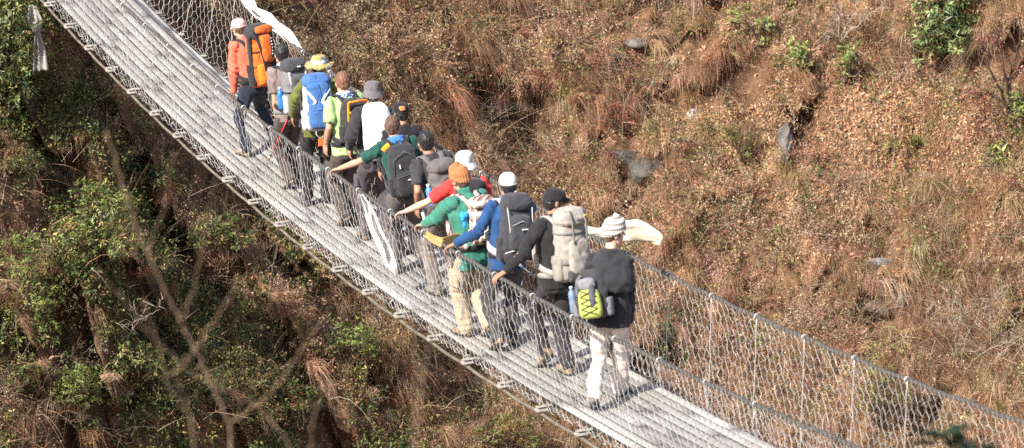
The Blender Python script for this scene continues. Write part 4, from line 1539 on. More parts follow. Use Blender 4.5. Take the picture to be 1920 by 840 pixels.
web_strip(q, 'printed_mark', [(-.05, 1.014, .53), (-.02, 1.014, .53)], .022, fb((.25, .28, .33)), wd=q['S'])

p = person(6, label='person in black cap, mostly hidden between white rucksack and dark green tee', fl=(752, 478), fr=(778, 474), head=(752, 192), yaw=0, hyaw=-10, hatx=.012,
       top=fb((.016, .015, .018)), trousers=TR_DARK, boots=BOOT_DARK, hat=('cap', fb((.014, .013, .015))), hair=HAIR_BLACK, skin=SKIN_TAN, arm_l=('hang', None))
m = MB(); c = p['hc'] - p['hF'] * .105 * p['k'] + p['hU'] * .075 * p['k'] - p['hR'] * .03
m.loft([sring(c - p['hF'] * z, p['hR'] * .032 * s, (p['hU'] * .024 + p['hF'] * .010) * s, 16, 3.5) for z, s in ((-.02, .9), (.010, 1), (.013, .9))])
build('cap_patch', m, fb((.80, .22, .08)), p['root'])

p = person(7, label='person in dark green tee and blue neckerchief, bare left arm reaching sideways', stride=0.09, fl=(746, 515), fr=(792, 503), head=(734, 218), yaw=6, hyaw=24, hatx=0,
       top=fb((.012, .065, .050)), sleeve='short', trousers=TR_GREY, boots=BOOT_DARK, hair=HAIR_BROWN, scarf=fb((.06, .18, .50)), skin=SKIN, cargo=True, arm_l=('rail', (624, 326)))
q = make_pack(p, dict(label='black school style daypack worn over the dark green tee', w=.34, d=.20, h=.57, z0=.93, col=fb((.030, .030, .032)), pocket=fb((.026, .026, .028)), pz=(.05, .50), pw=.38, pd=.07, side=BLACK, sw=.07, off=.13))
bar(q, 'zip', [(-.40, .95, .45), (-.36, .98, .75), (0, 1.05, .90), (.36, .98, .75), (.40, .95, .45)], .005, fb((.09, .09, .09)))
bar(q, 'zip', [(-.36, 1.30, .42), (0, 1.38, .46), (.36, 1.30, .42)], .004, fb((.08, .08, .08)))
web_strip(q, 'zip_pull', [(-.20, 1.06, .66), (-.19, 1.10, .58)], .012, fb((.7, .7, .7)))
web_strip(q, 'pack_badge', [(-.05, 1.40, .36), (.05, 1.40, .36)], .012, fb((.6, .6, .6)), wd=q['S'])
web_strip(q, 'shoulder_flash', [(-.55, .10, .93), (-.42, .05, .985), (-.30, .02, 1.02)], .055, fb((.85, .33, .02)))

p = person(8, label='person with black hair in a dark printed tee, wearing a plain grey rucksack', stride=0.13, fl=(828, 558), fr=(852, 547), head=(797, 246), yaw=-6, hyaw=4, hatx=0,
       top=fb((.040, .038, .042)), sleeve='short', trousers=TR_STONE, boots=BOOT_GREY, hair=HAIR_BLACK, skin=SKIN_TAN, arm_l=('hang', (783, 385), -.05))
q = make_pack(p, dict(label='plain grey rucksack worn over the dark printed tee', w=.30, d=.21, h=.48, z0=.98, col=fb((.125, .11, .105)), pocket=fb((.14, .125, .12)), pz=(.10, .60), pw=.36, lid=fb((.115, .10, .095)), side=fb((.10, .09, .085)), strapm=fb((.12, .11, .105)), wr=.014))
bar(q, 'zip', [(-.3, 1.10, .66), (0, 1.2, .70), (.3, 1.10, .66)], .004, fb((.05, .05, .05)))
for i_ in range(4):
    m = MB(); t_ = .02 + i_ * .016
    pts = [p['base'] + body_pt(p, a_, .128 - .03 * abs(a_) / .1, 1.455 - t_ * .4 + .006 * math.sin(a_ * 60 + i_)) - A(*Vector(p['root'].location)) for a_ in np.linspace(-.09, .09, 12)]
    m.strap(pts, p['S'], .007, .003); build('white_print', m, WHITE, p['root'])
bottle(q, 'blue labelled water bottle in the side pocket of the plain grey rucksack', plain((.08, .25, .65), .25), plain((.75, .8, .85), .3), -1)

p = person(9, label='person in red tee and white brimmed hat, arm stretched to the cable', stride=-0.12, fl=(872, 602), fr=(905, 592), head=(869, 285), yaw=10, hyaw=30, hpitch=5, hatx=.02,
       top=fb((.58, .04, .035)), sleeve='short', trousers=TR_CHAR, boots=BOOT_DARK, hair=HAIR_BLACK, skin=SKIN_PALE, hat=('bucket', fb((.72, .68, .62))), arm_l=('rail', (746, 406)), arm_r=('hang', None))
q = make_pack(p, dict(label='black rucksack worn over the red tee', w=.33, d=.24, h=.50, z0=1.0, col=fb((.022, .022, .024)), pocket=fb((.03, .03, .033)), pz=(.1, .6), lid=fb((.028, .026, .028)), side=BLACK, comp=(.5,)))

p = person(10, label='person in teal green jacket and ochre knitted beanie with khaki trousers', stride=0.12, fl=(886, 634), fr=(910, 632), head=(862, 310), yaw=-16, hyaw=-14, hpitch=12, hatx=.03,
       top=fb((.04, .19, .135)), top_name='jacket', trousers=TR_KHAKI, boots=BOOT_TAN, skin=SKIN, hat=('beanie', fb((.36, .145, .058), .95)), hem=.80, fat=1.08, sleeve_fat=1.15, cargo=True, baggy=1.12, collar_h=.035,
       arm_l=('rail', (783, 432)), hair=HAIR_BROWN)
PLAID = plaid()
q = make_pack(p, dict(label='checked maroon and white rucksack worn over the teal green jacket', w=.30, d=.19, h=.42, z0=1.04, col=PLAID, pocket=PLAID, pz=(.08, .55), pw=.36, side=PLAID, strapm=PLAID, off=.145, lid=PLAID, lat=.02))
bo = thing('tied_cloth', 'bright blue cloth knotted on the strap of the checked rucksack', 'cloth', A(*Vector(q['root'].location)) + q['L'](-q['w'] * .62, q['d'] * .25, q['h'] * .72))
m = MB()
for a_ in range(7):
    dv = nrm(RNG.normal(0, 1, 3)); m.ell(dv * .025, A(.026, 0, 0), A(0, .022, 0), A(0, 0, .030), 8, 6)
m.capsule(A(0, 0, -.02), A(.02, -.01, -.11), .018, .012, 8)
fuse('knot', m, fb((.03, .28, .72)), bo, .008, 1, .008, 24)

p = person(11, label='person in blue jacket and white cap, left hand on the near hand cable', stride=-0.11, fl=(930, 657), fr=(968, 648), head=(953, 324), yaw=0, hyaw=10, hatx=.012,
       top=fb((.018, .060, .165)), top_name='jacket', trousers=TR_CHAR, boots=BOOT_TAN, hair=HAIR_BLACK, skin=SKIN_TAN, hat=('cap', fb((.72, .66, .60)), fb((.55, .48, .42))), scarf=fb((.05, .22, .62)), arm_l=('rail', (846, 462)), arm_r=('rail', (1012, 386), 1), fat=1.05, hem=.86)
q = make_pack(p, dict(label='charcoal rucksack with pale grey shoulder straps worn over the blue jacket', w=.32, d=.22, h=.61, z0=.95, col=fb((.040, .040, .044)), pocket=fb((.048, .048, .053)), pz=(.22, .78), pw=.36, pd=.08, lid=fb((.045, .045, .05)), side=fb((.03, .03, .032)), strapm=fb((.42, .41, .41)), sw=.07, comp=(.2,)))
for s in (-1, 1):
    bar(q, 'pale_piping', [(s * .40, .98, .90), (s * .37, 1.20, .62), (s * .30, 1.18, .30)], .005, fb((.45, .45, .46)))
bar(q, 'zip', [(-.3, 1.30, .62), (0, 1.40, .70), (.3, 1.30, .62)], .004, fb((.3, .3, .3)))
web_strip(q, 'pack_badge', [(-.02, 1.42, .56), (.18, 1.38, .565)], .012, WHITE, wd=q['S'])
web_strip(q, 'webbing', [(-.42, .9, .16), (-.1, 1.1, .22), (.2, 1.1, .1)], .02, fb((.5, .5, .5)))

p = person(12, label='person in black jacket and black cap with left arm stretched down to the hand cable', fl=(1034, 693), fr=(1064, 702), head=(1036, 352), yaw=-14, hyaw=84, hatx=.012,
       top=fb((.020, .019, .020)), top_name='jacket', trousers=TR_DARK, boots=BOOT_TAN, hair=HAIR_BLACK, skin=SKIN_TAN, hat=('cap', fb((.018, .017, .019))), arm_l=('rail', (936, 524)), heel_l=42, fat=1.02)
BEIGE = fb((.29, .26, .225)); 
q = make_pack(p, dict(label='tall beige grey rucksack worn over the black jacket', w=.31, d=.24, h=.62, z0=.95, col=BEIGE, lid=fb((.32, .29, .25)), pocket=fb((.305, .275, .235)), pz=(.10, .66), pw=.34, pd=.06, side=fb((.24, .215, .185)), comp=(.30, .74), web=fb((.16, .15, .14)), strapm=fb((.34, .31, .28)), beltm=fb((.30, .27, .24))))
web_strip(q, 'webbing', [(-.22, .96, 1.09), (-.24, 1.16, .92), (-.24, 1.22, .60)], .020, fb((.18, .165, .15)))
web_strip(q, 'webbing', [(.22, .96, 1.09), (.24, 1.16, .92), (.24, 1.22, .60)], .020, fb((.18, .165, .15)))
web_strip(q, 'lid_buckle', [(-.10, 1.18, .95), (.12, 1.18, .95)], .03, fb((.16, .14, .12)), wd=q['S'])
web_strip(q, 'pack_badge', [(.20, 1.13, .99), (.32, 1.10, .99)], .03, fb((.50, .36, .10)), wd=q['S'])
q['panel']('mesh_pouch', fb((.07, .065, .06)), -q['w'] * .22, q['h'] * .03, q['h'] * .20, q['w'] * .20, q['d'] * 1.0, .05)

p = person(13, label='person in black jacket, striped beanie and cream trousers ending the line', stride=-0.07, fl=(1116, 771), fr=(1162, 745), head=(1146, 409), yaw=34, hyaw=84, hpitch=4, hatx=.03,
       top=fb((.022, .022, .024)), top_name='jacket', trousers=TR_CREAM, boots=BOOT_GREY, skin=SKIN_PALE, hat=('beanie', striped((.24, .21, .19), (.66, .60, .53), 2, .047, .40)), hair=HAIR_BROWN, hem=.82, fat=1.12, sleeve_fat=1.12, shz=1.385, shw=.152, slope=.8, baggy=1.06,
       arm_r=('hang', (1180, 605), -.05), arm_l=('hang', None), collar=False)
m = MB()
bpp = lambda a_, o_, z_: body_pt(p, a_, o_, z_)
rings = []
for z_, a_, b_, o_ in ((1.135, .190, .14, .03), (1.155, .222, .175, .035), (1.23, .238, .19, .035), (1.31, .228, .172, .03), (1.37, .198, .145, .02), (1.42, .158, .118, .012), (1.46, .115, .095, .010), (1.49, .082, .078, .010)):
    rings.append(sring(bpp(.0, o_ + .035, z_), p['R'] * a_ * p['k'], p['F'] * b_ * p['k'], 30, 2.0))
m.loft(rings)
fuse('draped_hood', m, fb((.026, .026, .028)), p['root'], .011, 3, .018, 9, 31, (1, 1, .5))
LIME = fb((.37, .41, .095)); 
q = make_pack(p, dict(label='small lime yellow and black daypack worn by the last hiker in the striped beanie', w=.32, d=.19, h=.45, z0=.915, prof=[(0, .55, .5), (.04, .78, .72), (.14, .95, .93), (.3, 1, 1), (.55, .97, 1), (.75, .86, .9), (.9, .64, .65), (.97, .42, .4), (1, .25, .2)], col=fb((.04, .04, .043)), pocket=LIME, pz=(.03, .64), pw=.36, pd=.07, pt=.85, side=fb((.16, .16, .17)), off=.15, lat=-.085, tilt=9, belt=False, straps=False))
q['panel']('upper_panel', fb((.20, .20, .21)), -q['w'] * .04, q['h'] * .62, q['h'] * .86, q['w'] * .26, q['d'] * .98, .045)
q['panel']('dark_band', fb((.09, .09, .10)), q['w'] * .12, q['h'] * .25, q['h'] * .74, q['w'] * .11, q['d'] * 1.14, .05, taper=.8)
N_ = 5
for i_ in range(N_ - 1):
    for s in (-1, 1):
        bar(q, 'bungee_cord', [(s * -.24, 1.36, .10 + i_ * .13), (0, 1.385, .165 + i_ * .13), (s * .24, 1.36, .23 + i_ * .13)], .0036, BLACK)
web_strip(q, 'grab_strap', [(-.2, .9, .92), (-.3, 1.1, .82), (-.36, 1.06, .5)], .03, fb((.12, .12, .13)))
bottle(q, 'pale blue capped bottle at the side of the lime yellow daypack', plain((.15, .22, .32), .25), plain((.5, .58, .66), .3), -1, out=.3)

# trekking poles, camera pouch
def pole(label, a, b, col, grip):
    o = thing('trekking_pole', label, 'pole', (a + b) / 2, None)
    c = (a + b) / 2; d = nrm(a - b)
    m = MB(); m.tube([b - c, (a - c) * .0 + (b - c) * .1, a - c], [.005, .007, .0085], 8); build('shaft', m, col, o)
    m = MB(); m.tube([a - c - d * .13, a - c - d * .07, a - c], [.012, .015, .017], 8); build('grip', m, grip, o)
    m = MB(); m.loft([sring(b - c + d * z, nrm(np.cross(d, A(1, .3, 0))) * r, nrm(np.cross(d, np.cross(d, A(1, .3, 0)))) * r, 12) for z, r in ((.05, .008), (.052, .026), (.057, .026), (.06, .008))]); build('basket', m, BLACK, o)
    return o
b2 = PEOPLE[2]['base']
pole('red trekking pole hanging below the charcoal rucksack', plane_x(547, 205, b2[0] + .14), plane_x(505, 300, b2[0] + .02), plain((.55, .02, .04), .35, .3), BLACK)
b8 = PEOPLE[8]['base']
pole('silver trekking pole carried under the plain grey rucksack', plane_x(792, 398, b8[0] + .20), plane_x(812, 470, b8[0] + .30), plain((.65, .65, .66), .3, .8), plain((.6, .6, .6), .6))
b11 = PEOPLE[11]['base']
pole('silver trekking pole slung aslant below the charcoal rucksack', plane_x(963, 487, b11[0] + .30), plane_x(1004, 520, b11[0] + .34), plain((.7, .7, .71), .3, .8), plain((.6, .6, .6), .6))
po = thing('camera_pouch', 'small dark brown pouch hanging below the plain grey rucksack', 'pouch', plane_x(814, 400, b8[0] + .26))
m = MB(); m.loft([sring(A(0, 0, z), A(0, .065, 0) * s, A(.045, 0, 0) * s, 20, 3) for z, s in ((-.075, .7), (-.065, .92), (0, 1), (.05, .98), (.07, .7))]); fuse('pouch_body', m, fb((.06, .045, .04)), po, .009, 2, .005, 14)
m = MB(); m.loft([sring(A(.004, 0, z), A(0, .067, 0) * s, A(.050, 0, 0) * s, 20, 3) for z, s in ((.02, .99), (.05, 1.03), (.078, .85), (.084, .5))]); fuse('flap', m, fb((.075, .058, .05)), po, .009, 2, .003, 14)

# ------------------------------------------------------------------ ceremonial scarves on the cables
def cloth_strip(name, label, pts, wid, wdir, mat, seed, amp=.03, cat='scarf', n=46, m_=11, group=None, ripple=.55):
    pts = np.array(pts, float); wid = np.array(wid, float); wdir = np.array(wdir, float)
    u = np.linspace(0, len(pts) - 1, n); i = np.arange(len(pts))
    C = np.stack([np.interp(u, i, pts[:, c]) for c in range(3)], 1)
    for _ in range(5): C[1:-1] = (C[:-2] + 2 * C[1:-1] + C[2:]) / 4
    W_ = np.interp(u, i, wid)
    if wdir.ndim == 1: wdir = np.repeat(wdir[None], len(pts), 0)
    D_ = nrm(np.stack([np.interp(u, i, wdir[:, c]) for c in range(3)], 1))
    T = nrm(np.gradient(C, axis=0)); Nn = nrm(np.cross(T, D_))
    v = np.linspace(-.5, .5, m_)
    P = C[:, None] + D_[:, None] * (W_[:, None] * v[None])[..., None]
    q = P.reshape(-1, 3)
    off = amp * fbm(np.c_[np.repeat(u * .55, m_), np.tile(v * 4.0, n), np.full(n * m_, seed * 1.7)], 2, seed)
    off2 = amp * ripple * np.sin(np.tile(v * 15, n) + np.repeat(u * .8, m_))
    q = q + np.repeat(Nn, m_, 0) * (off + off2 * .5)[:, None]
    o0 = pts.mean(0)
    q = q - o0
    nb = np.repeat(Nn, m_, 0) * .002
    mb = MB()
    a, b = q + nb, q - nb
    V = np.concatenate([a, b]); K = n * m_
    F = []
    for r in range(n - 1):
        for c in range(m_ - 1):
            i0 = r * m_ + c
            F.append((i0, i0 + 1, i0 + m_ + 1, i0 + m_)); F.append((K + i0 + m_, K + i0 + m_ + 1, K + i0 + 1, K + i0))
    edge = [r * m_ for r in range(n)], [r * m_ + m_ - 1 for r in range(n)], list(range(m_)), list(range((n - 1) * m_, n * m_))
    for e in edge:
        for x_, y_ in zip(e[:-1], e[1:]): F.append((x_, y_, K + y_, K + x_))
    mb.add(V, F)
    o = build(name, mb, mat, None)
    o.location = tuple(o0)
    return tag(o, label, cat, group)
def silk(col, trans=.35):
    g = NT('thin_cloth')
    n = g.noise(g.coord(), 14, 4)
    c = g.ramp(n, [(.3, mul(col, .9)), (.7, mul(col, 1.06))])
    b = g.bsdf(c, .7, 0, .2, g.bump(n, .25, .01))
    t = g.n('ShaderNodeBsdfTranslucent'); g.l(c, t.inputs[0])
    mx = g.n('ShaderNodeMixShader'); mx.inputs[0].default_value = trans
    g.l(b, mx.inputs[1]); g.l(t.outputs[0], mx.inputs[2])
    return g.done(mx.outputs[0])
SILK = silk((.82, .81, .78)); CREAM = silk((.80, .74, .60)); TAN = silk((.55, .40, .17))

# hanging on the near cable
r0 = rail_at(686, 372, -1)
X_ = lambda px, py, dx, x0=r0[0]: plane_x(px, py, x0 + dx)
cloth_strip('white_scarf', 'long white scarf knotted on the near hand cable and hanging down to the deck', [X_(683, 364, .03) + A(0, -.03, .0), X_(687, 382, .09), X_(697, 410, .12), X_(707, 436, .15), X_(722, 466, .18), X_(732, 492, .20), X_(744, 514, .22)],
            [.03, .08, .12, .125, .135, .13, .05], [A(.35, .9, .1), A(.5, .8, .1), A(.3, .95, .1), A(.1, .9, .1), A(.1, .95, 0), A(.4, .8, .1), A(.4, .9, .1)], SILK, 3, .05, ripple=.7)
# over the far cable, blowing out beside the last hiker
r1 = rail_at(1105, 440, 1)
Y_ = lambda px, py, dx: plane_x(px, py, r1[0] + dx)
cloth_strip('white_scarf', 'cream scarf blowing out flat from the far hand cable behind the striped beanie', [Y_(1093, 425, 0), Y_(1112, 436, .06), Y_(1135, 437, .12), Y_(1160, 431, .2), Y_(1188, 431, .27), Y_(1212, 440, .33), Y_(1228, 446, .38), Y_(1240, 452, .44)],
            [.05, .11, .17, .23, .25, .22, .18, .10], [A(.3, .15, 1), A(.5, .3, .8), A(.5, .4, .75), A(.4, .3, .85), A(.3, .2, .9), A(.5, .4, .8), A(.6, .3, .7), A(.4, .2, .9)], CREAM, 8, .03, ripple=.12)
# wound along the far cable near the top
pts = [rail_at(px, py, 1) + A(0, .02, dz) for px, py, dz in ((452, -18, .02), (478, 6, .06), (492, 16, .03), (508, 28, .06), (524, 40, .035), (540, 50, .06), (556, 62, .035), (574, 72, -.01))]
cloth_strip('white_scarf', 'white scarf draped along the far hand cable above the first hikers', pts, [.12, .15, .11, .16, .12, .15, .12, .04], [A(.1, .5, 1), A(.2, .9, .6), A(.0, .3, 1), A(.1, .8, .7), A(0, .4, 1), A(.1, .9, .5), A(0, .5, 1), A(0, .5, 1)], SILK, 5, .05, ripple=.8)
# folded tan sash over the near cable
r2 = rail_at(822, 452, -1)
cloth_strip('tan_sash', 'tan sash tied round the near hand cable beside the teal green jacket', [rail_at(802, 440, -1) + A(0, -.03, .02), rail_at(815, 447, -1) + A(0, -.035, .01), rail_at(834, 456, -1) + A(.0, -.03, .02), plane_x(850, 448, r2[0] + .1), plane_x(868, 441, r2[0] + .05)],
            [.07, .09, .11, .10, .07], nrm(A(.1, .2, 1)), TAN, 2, .015)

# ================================================================== SHRUBS, ROCKS, TUSSOCKS
BARK = plain((.10, .07, .05), .9, 0, .1, 30, .35)
BARK_PALE = plain((.34, .28, .22), .9, 0, .1, 30, .3)
def at_depth(px, py, D):
    d = ray(px, py)
    t = D / (d[:2] @ HF)
    return CAM + d * t

def shrub(name, label, cat, basepx, lobes, ntip, leaf, cols, w=None, rosette=9, mat=None, jit=.2, spread=1.0, forward=.1, stems=26, lw=.34, droop=0., group=None):
    """lobes: list of (px, py, rx_px, ry_px) ellipses in the photograph that the crown fills, given real depth"""
    base = hit(*basepx)
    _, D = to_uD(base)
    root = thing(name, label, cat, base, group)
    tips, outw = [], []
    tot = sum(l[2] * l[3] for l in lobes)
    for (px, py, rx, ry) in lobes:
        n = max(3, int(ntip * rx * ry / tot))
        c = at_depth(px, py, min(D - forward, float(to_uD(hit(px, py))[1]) - .12 - forward * .3))
        s = np.linalg.norm(c - CAM) / FPX
        v = nrm(RNG.normal(0, 1, (n, 3))) * (RNG.uniform(.08, 1, (n, 1)) ** .45)
        lump = 1 + .22 * vnoise(v * 2.3 + len(tips), 3)[:, None]
        off = (CR * v[:, :1] * rx + CU * v[:, 1:2] * ry + CF * v[:, 2:] * (rx + ry) * .42) * s * lump
        tips.append(c + off); outw.append(nrm(off + Z3 * .12))
    T = np.concatenate(tips); O = np.concatenate(outw)
    n = len(T)
    # stems
    mb = MB()
    for i in RNG.choice(n, min(stems, n), replace=False):
        p0 = base + RNG.normal(0, .05, 3) * A(1, 1, .2); p1 = T[i]
        mid = (p0 + p1) / 2 + RNG.normal(0, .05, 3) + Z3 * .04
        mb.tube([p0 - base, p0 * .6 + mid * .4 - base, mid - base, p1 - base], [.012, .009, .007, .003], 5)
    build('stem', mb, BARK, root)
    idx = np.repeat(np.arange(n), rosette)
    m = len(idx)
    a = RNG.uniform(0, 2 * math.pi, m)
    up = nrm(O + Z3 * .55 + RNG.normal(0, .25, (n, 3)))
    e1 = nrm(np.cross(up, A(.3, .9, .2))); e2 = np.cross(up, e1)
    el = RNG.uniform(-.15, .75, m)[:, None]
    dirs = nrm((np.cos(a)[:, None] * e1[idx] + np.sin(a)[:, None] * e2[idx]) * (1 - el * .5) + up[idx] * el - Z3 * droop)
    tc = pal(cols, n, jit)
    C = np.clip(tc[idx] * (1 + RNG.normal(0, .16, (m, 1))), .006, .8)
    ln = leaf * RNG.uniform(.6, 1.2, m)
    g = leaves(T[idx] - base + RNG.normal(0, leaf * .25 * spread, (m, 3)), dirs, up[idx] + RNG.normal(0, .25, (m, 3)), ln, ln * lw, C, .22)
    big_mesh('foliage', *g, mat or WAXY, root)
    return root

YG = [(.24, .29, .075), (.18, .24, .06), (.29, .30, .09), (.13, .18, .045)]
DG = [(.05, .075, .025), (.075, .105, .033), (.11, .14, .042), (.16, .19, .06)]
MG = [(.10, .13, .04), (.15, .175, .05), (.21, .225, .075), (.065, .09, .03), (.24, .20, .08)]
shrub('rhododendron_shrub', 'large glossy green shrub of whorled leaves at the top of the dry slope', 'shrub', (1775, 118), [(1770, 20, 55, 45), (1745, 62, 42, 35), (1735, 95, 30, 22), (1795, 65, 32, 45), (1790, -40, 60, 40)], 300, .125, [(.09, .14, .045), (.13, .18, .065), (.19, .24, .09), (.24, .28, .12), (.07, .10, .035), (.22, .17, .07)], rosette=10, forward=.4, lw=.27, jit=.25)
shrub('green_shrub', 'yellow green whorled sprigs left of the pale bare shrub near the top edge', 'shrub', (1425, 90), [(1385, 25, 26, 16), (1430, 40, 22, 22), (1440, 68, 16, 14)], 34, .11, YG, rosette=8, lw=.28)
shrub('green_shrub', 'bright yellow green sprigs growing below the pale bare shrub', 'shrub', (1510, 145), [(1497, 95, 20, 22), (1515, 125, 14, 12), (1480, 108, 10, 8)], 26, .11, YG, rosette=8, lw=.28)
shrub('green_shrub', 'narrow upright green sprig just right of the pale bare shrub', 'shrub', (1592, 155), [(1590, 98, 17, 26), (1572, 125, 14, 12)], 24, .11, YG + MG, rosette=8, lw=.28)
shrub('green_shrub', 'small star shaped yellow green plant alone among the fallen leaves', 'shrub', (1715, 292), [(1715, 270, 14, 16)], 8, .13, YG, rosette=9, lw=.22)
shrub('green_shrub', 'pair of thin yellow sprigs left of the star shaped plant', 'shrub', (1672, 288), [(1665, 265, 12, 14), (1680, 275, 8, 8)], 8, .11, [(.40, .36, .08), (.30, .32, .07)], rosette=7, lw=.22)
shrub('green_shrub', 'yellow green plant below the leaning dark trunk near the right edge', 'shrub', (1872, 305), [(1870, 282, 22, 20)], 14, .13, YG, rosette=8, lw=.24)
shrub('green_shrub', 'dull green leafy plant left of the tall grey outcrop', 'shrub', (1400, 305), [(1385, 262, 34, 16), (1405, 285, 18, 14), (1365, 245, 16, 12)], 46, .075, MG + [(.25, .2, .06)], rosette=6, mat=LEAF)
shrub('green_shrub', 'green leafy plant at the right edge below the red twigged shrub', 'shrub', (1912, 262), [(1908, 190, 16, 26), (1905, 235, 18, 18)], 30, .10, YG + MG, rosette=7)
shrub('green_shrub', 'dark green bush seen through the far netting beside the last hiker', 'shrub', (1262, 690), [(1262, 600, 30, 42), (1240, 650, 26, 34), (1285, 640, 20, 40)], 130, .07, DG + MG, rosette=6, mat=LEAF)
shrub('green_shrub', 'pale yellowish bush seen through the far netting right of the dark green bush', 'shrub', (1650, 800), [(1650, 690, 34, 60), (1690, 740, 26, 34), (1625, 745, 20, 30)], 110, .06, [(.20, .20, .05), (.26, .24, .07), (.14, .16, .04)], rosette=6, mat=LEAF)
shrub('leafy_tree', 'dense small leaved tree in the upper left corner holding a hanging white cloth', 'tree', (20, 215), [(20, 30, 62, 62), (5, 120, 52, 48), (48, 90, 30, 50), (25, 165, 46, 30), (-40, 60, 60, 90)], 900, .075, DG + MG + [(.32, .33, .12), (.07, .10, .04)], rosette=7, mat=WAXY, forward=.5, stems=40)
shrub('leafy_bush', 'round leaved green bush standing behind the tallest blurred bare stem', 'bush', (190, 500), [(205, 385, 52, 48), (150, 430, 50, 40), (215, 450, 45, 36), (170, 360, 40, 26)], 520, .068, YG + MG + DG + [(.30, .30, .10), (.28, .16, .06)], rosette=6, mat=WAXY, forward=.45, stems=40)
shrub('leafy_bush', 'tall light green bush at the left edge below the small leaved tree', 'bush', (45, 660), [(40, 480, 48, 60), (75, 545, 46, 52), (15, 600, 40, 60), (85, 620, 34, 34)], 560, .06, YG + MG + YG[:2] + [(.24, .24, .09)], rosette=6, mat=LEAF, forward=.4, stems=44)
shrub('leafy_bush', 'yellow green bush low on the left slope', 'bush', (145, 790), [(150, 705, 50, 28), (120, 735, 36, 24), (165, 745, 30, 24)], 240, .062, YG + MG, rosette=6, mat=LEAF, forward=.3)
shrub('leafy_bush', 'dark green bush in shade left of the deck cable', 'bush', (110, 330), [(80, 290, 40, 22), (45, 310, 40, 24), (170, 240, 22, 14)], 160, .075, DG, rosette=6, mat=WAXY, forward=.2)
shrub('leafy_bush', 'bright green bush just below the middle of the deck cable', 'bush', (670, 690), [(665, 625, 44, 30), (620, 650, 30, 24), (700, 655, 26, 22)], 230, .062, MG + YG[:2], rosette=6, mat=LEAF, forward=.25)
shrub('leafy_bush', 'sprawling green bush at the bottom edge under the deck', 'bush', (955, 850), [(960, 795, 46, 22), (915, 815, 36, 22), (1000, 825, 26, 16)], 190, .062, MG + [(.26, .16, .05)], rosette=6, mat=LEAF, forward=.25)
shrub('leafy_bush', 'small green bush beneath the fork of the blurred bare stem', 'bush', (385, 590), [(375, 545, 24, 18), (350, 560, 20, 14)], 80, .062, DG + MG, rosette=6, mat=LEAF, forward=.2)
shrub('leafy_bush', 'dark broad leaved bush low in the shade at lower middle', 'bush', (555, 800), [(560, 745, 50, 26), (510, 770, 30, 22)], 170, .065, DG + [(.22, .10, .05)], rosette=6, mat=LEAF, forward=.25)
shrub('leafy_bush', 'olive green bush on the slope directly below the patterned sun hat hiker', 'bush', (430, 480), [(420, 420, 46, 30), (380, 440, 34, 26), (455, 445, 30, 24)], 200, .06, DG + MG + [(.28, .24, .09)], rosette=6, mat=LEAF, forward=.3)
shrub('leafy_bush', 'mixed green and rusty bush at the lower left edge beneath the tall light green bush', 'bush', (60, 745), [(40, 690, 50, 30), (20, 720, 40, 26)], 200, .058, MG + [(.30, .16, .08), (.26, .24, .08)], rosette=6, mat=LEAF, forward=.3)
shrub('leafy_bush', 'wide low green bush between the arching leafless shrub and the blurred trunk', 'bush', (260, 720), [(260, 665, 60, 26), (310, 690, 40, 22), (215, 690, 34, 20)], 220, .06, DG + MG + [(.30, .28, .10)], rosette=6, mat=LEAF, forward=.3)
shrub('leafy_bush', 'thin green bush in the shade under the upper deck edge', 'bush', (300, 380), [(290, 330, 40, 26), (330, 350, 30, 22)], 150, .062, DG + MG, rosette=6, mat=LEAF, forward=.3)
shrub('red_weed_clump', 'reddish weed clump above the dark rocks', 'weeds', (1165, 250), [(1165, 215, 48, 24), (1130, 240, 24, 14)], 130, .045, [(.30, .075, .06), (.24, .09, .06), (.34, .16, .10)], rosette=6, mat=DRYLEAF)

def twig_shrub(name, label, basepx, tips, trunk_r, mat, sub=7, sublen=.35, leafcols=None, leafn=0, group=None):
    base = hit(*basepx); _, D = to_uD(base)
    root = thing(name, label, 'shrub', base, group)
    mb, tw = MB(), MB()
    ends = []
    for path in tips:
        pts = [base - Z3 * .05] + [at_depth(px, py, D - .25 - .1 * i + RNG.normal(0, .12)) for i, (px, py) in enumerate(path)]
        pts = np.array(pts)
        u = np.linspace(0, len(pts) - 1, 5 * len(pts)); i_ = np.arange(len(pts))
        q = np.stack([np.interp(u, i_, pts[:, c]) for c in range(3)], 1)
        q[1:-1] += RNG.normal(0, .012, (len(q) - 2, 3))
        mb.tube(q - base, np.linspace(trunk_r, trunk_r * .3, len(q)), 6)
        for s in range(sub):
            a_ = q[RNG.integers(len(q) // 3, len(q))]
            d0 = nrm(nrm(q[-1] - q[0]) + RNG.normal(0, .7, 3) + Z3 * .3)
            L = sublen * RNG.uniform(.4, 1.2)
            b1 = a_ + d0 * L * .5 + RNG.normal(0, .02, 3); b2 = b1 + nrm(d0 + RNG.normal(0, .4, 3)) * L * .5
            tw.tube(np.array([a_, b1, b2]) - base, [trunk_r * .36, trunk_r * .24, .002], 4)
            ends += [b1, b2, (b1 + b2) / 2]
            for t in range(3):
                c = a_ + (b2 - a_) * RNG.uniform(.3, .9); e = c + nrm(d0 + RNG.normal(0, .8, 3)) * L * .4
                tw.tube(np.array([c, (c + e) / 2 + RNG.normal(0, .01, 3), e]) - base, [.005, .0035, .0015], 4); ends.append(e)
    mb.add(tw.V(), tw.f); build('branches', mb, mat, root)
    if leafn:
        E_ = np.array(ends); i_ = RNG.integers(0, len(E_), leafn)
        ln = RNG.uniform(.03, .06, leafn)
        g = leaves(E_[i_] - base + RNG.normal(0, .05, (leafn, 3)), nrm(RNG.normal(0, 1, (leafn, 3))), RNG.normal(0, 1, (leafn, 3)) + Z3, ln, ln * .5, pal(leafcols, leafn, .2))
        big_mesh('foliage', *g, DRYLEAF, root)
    return root
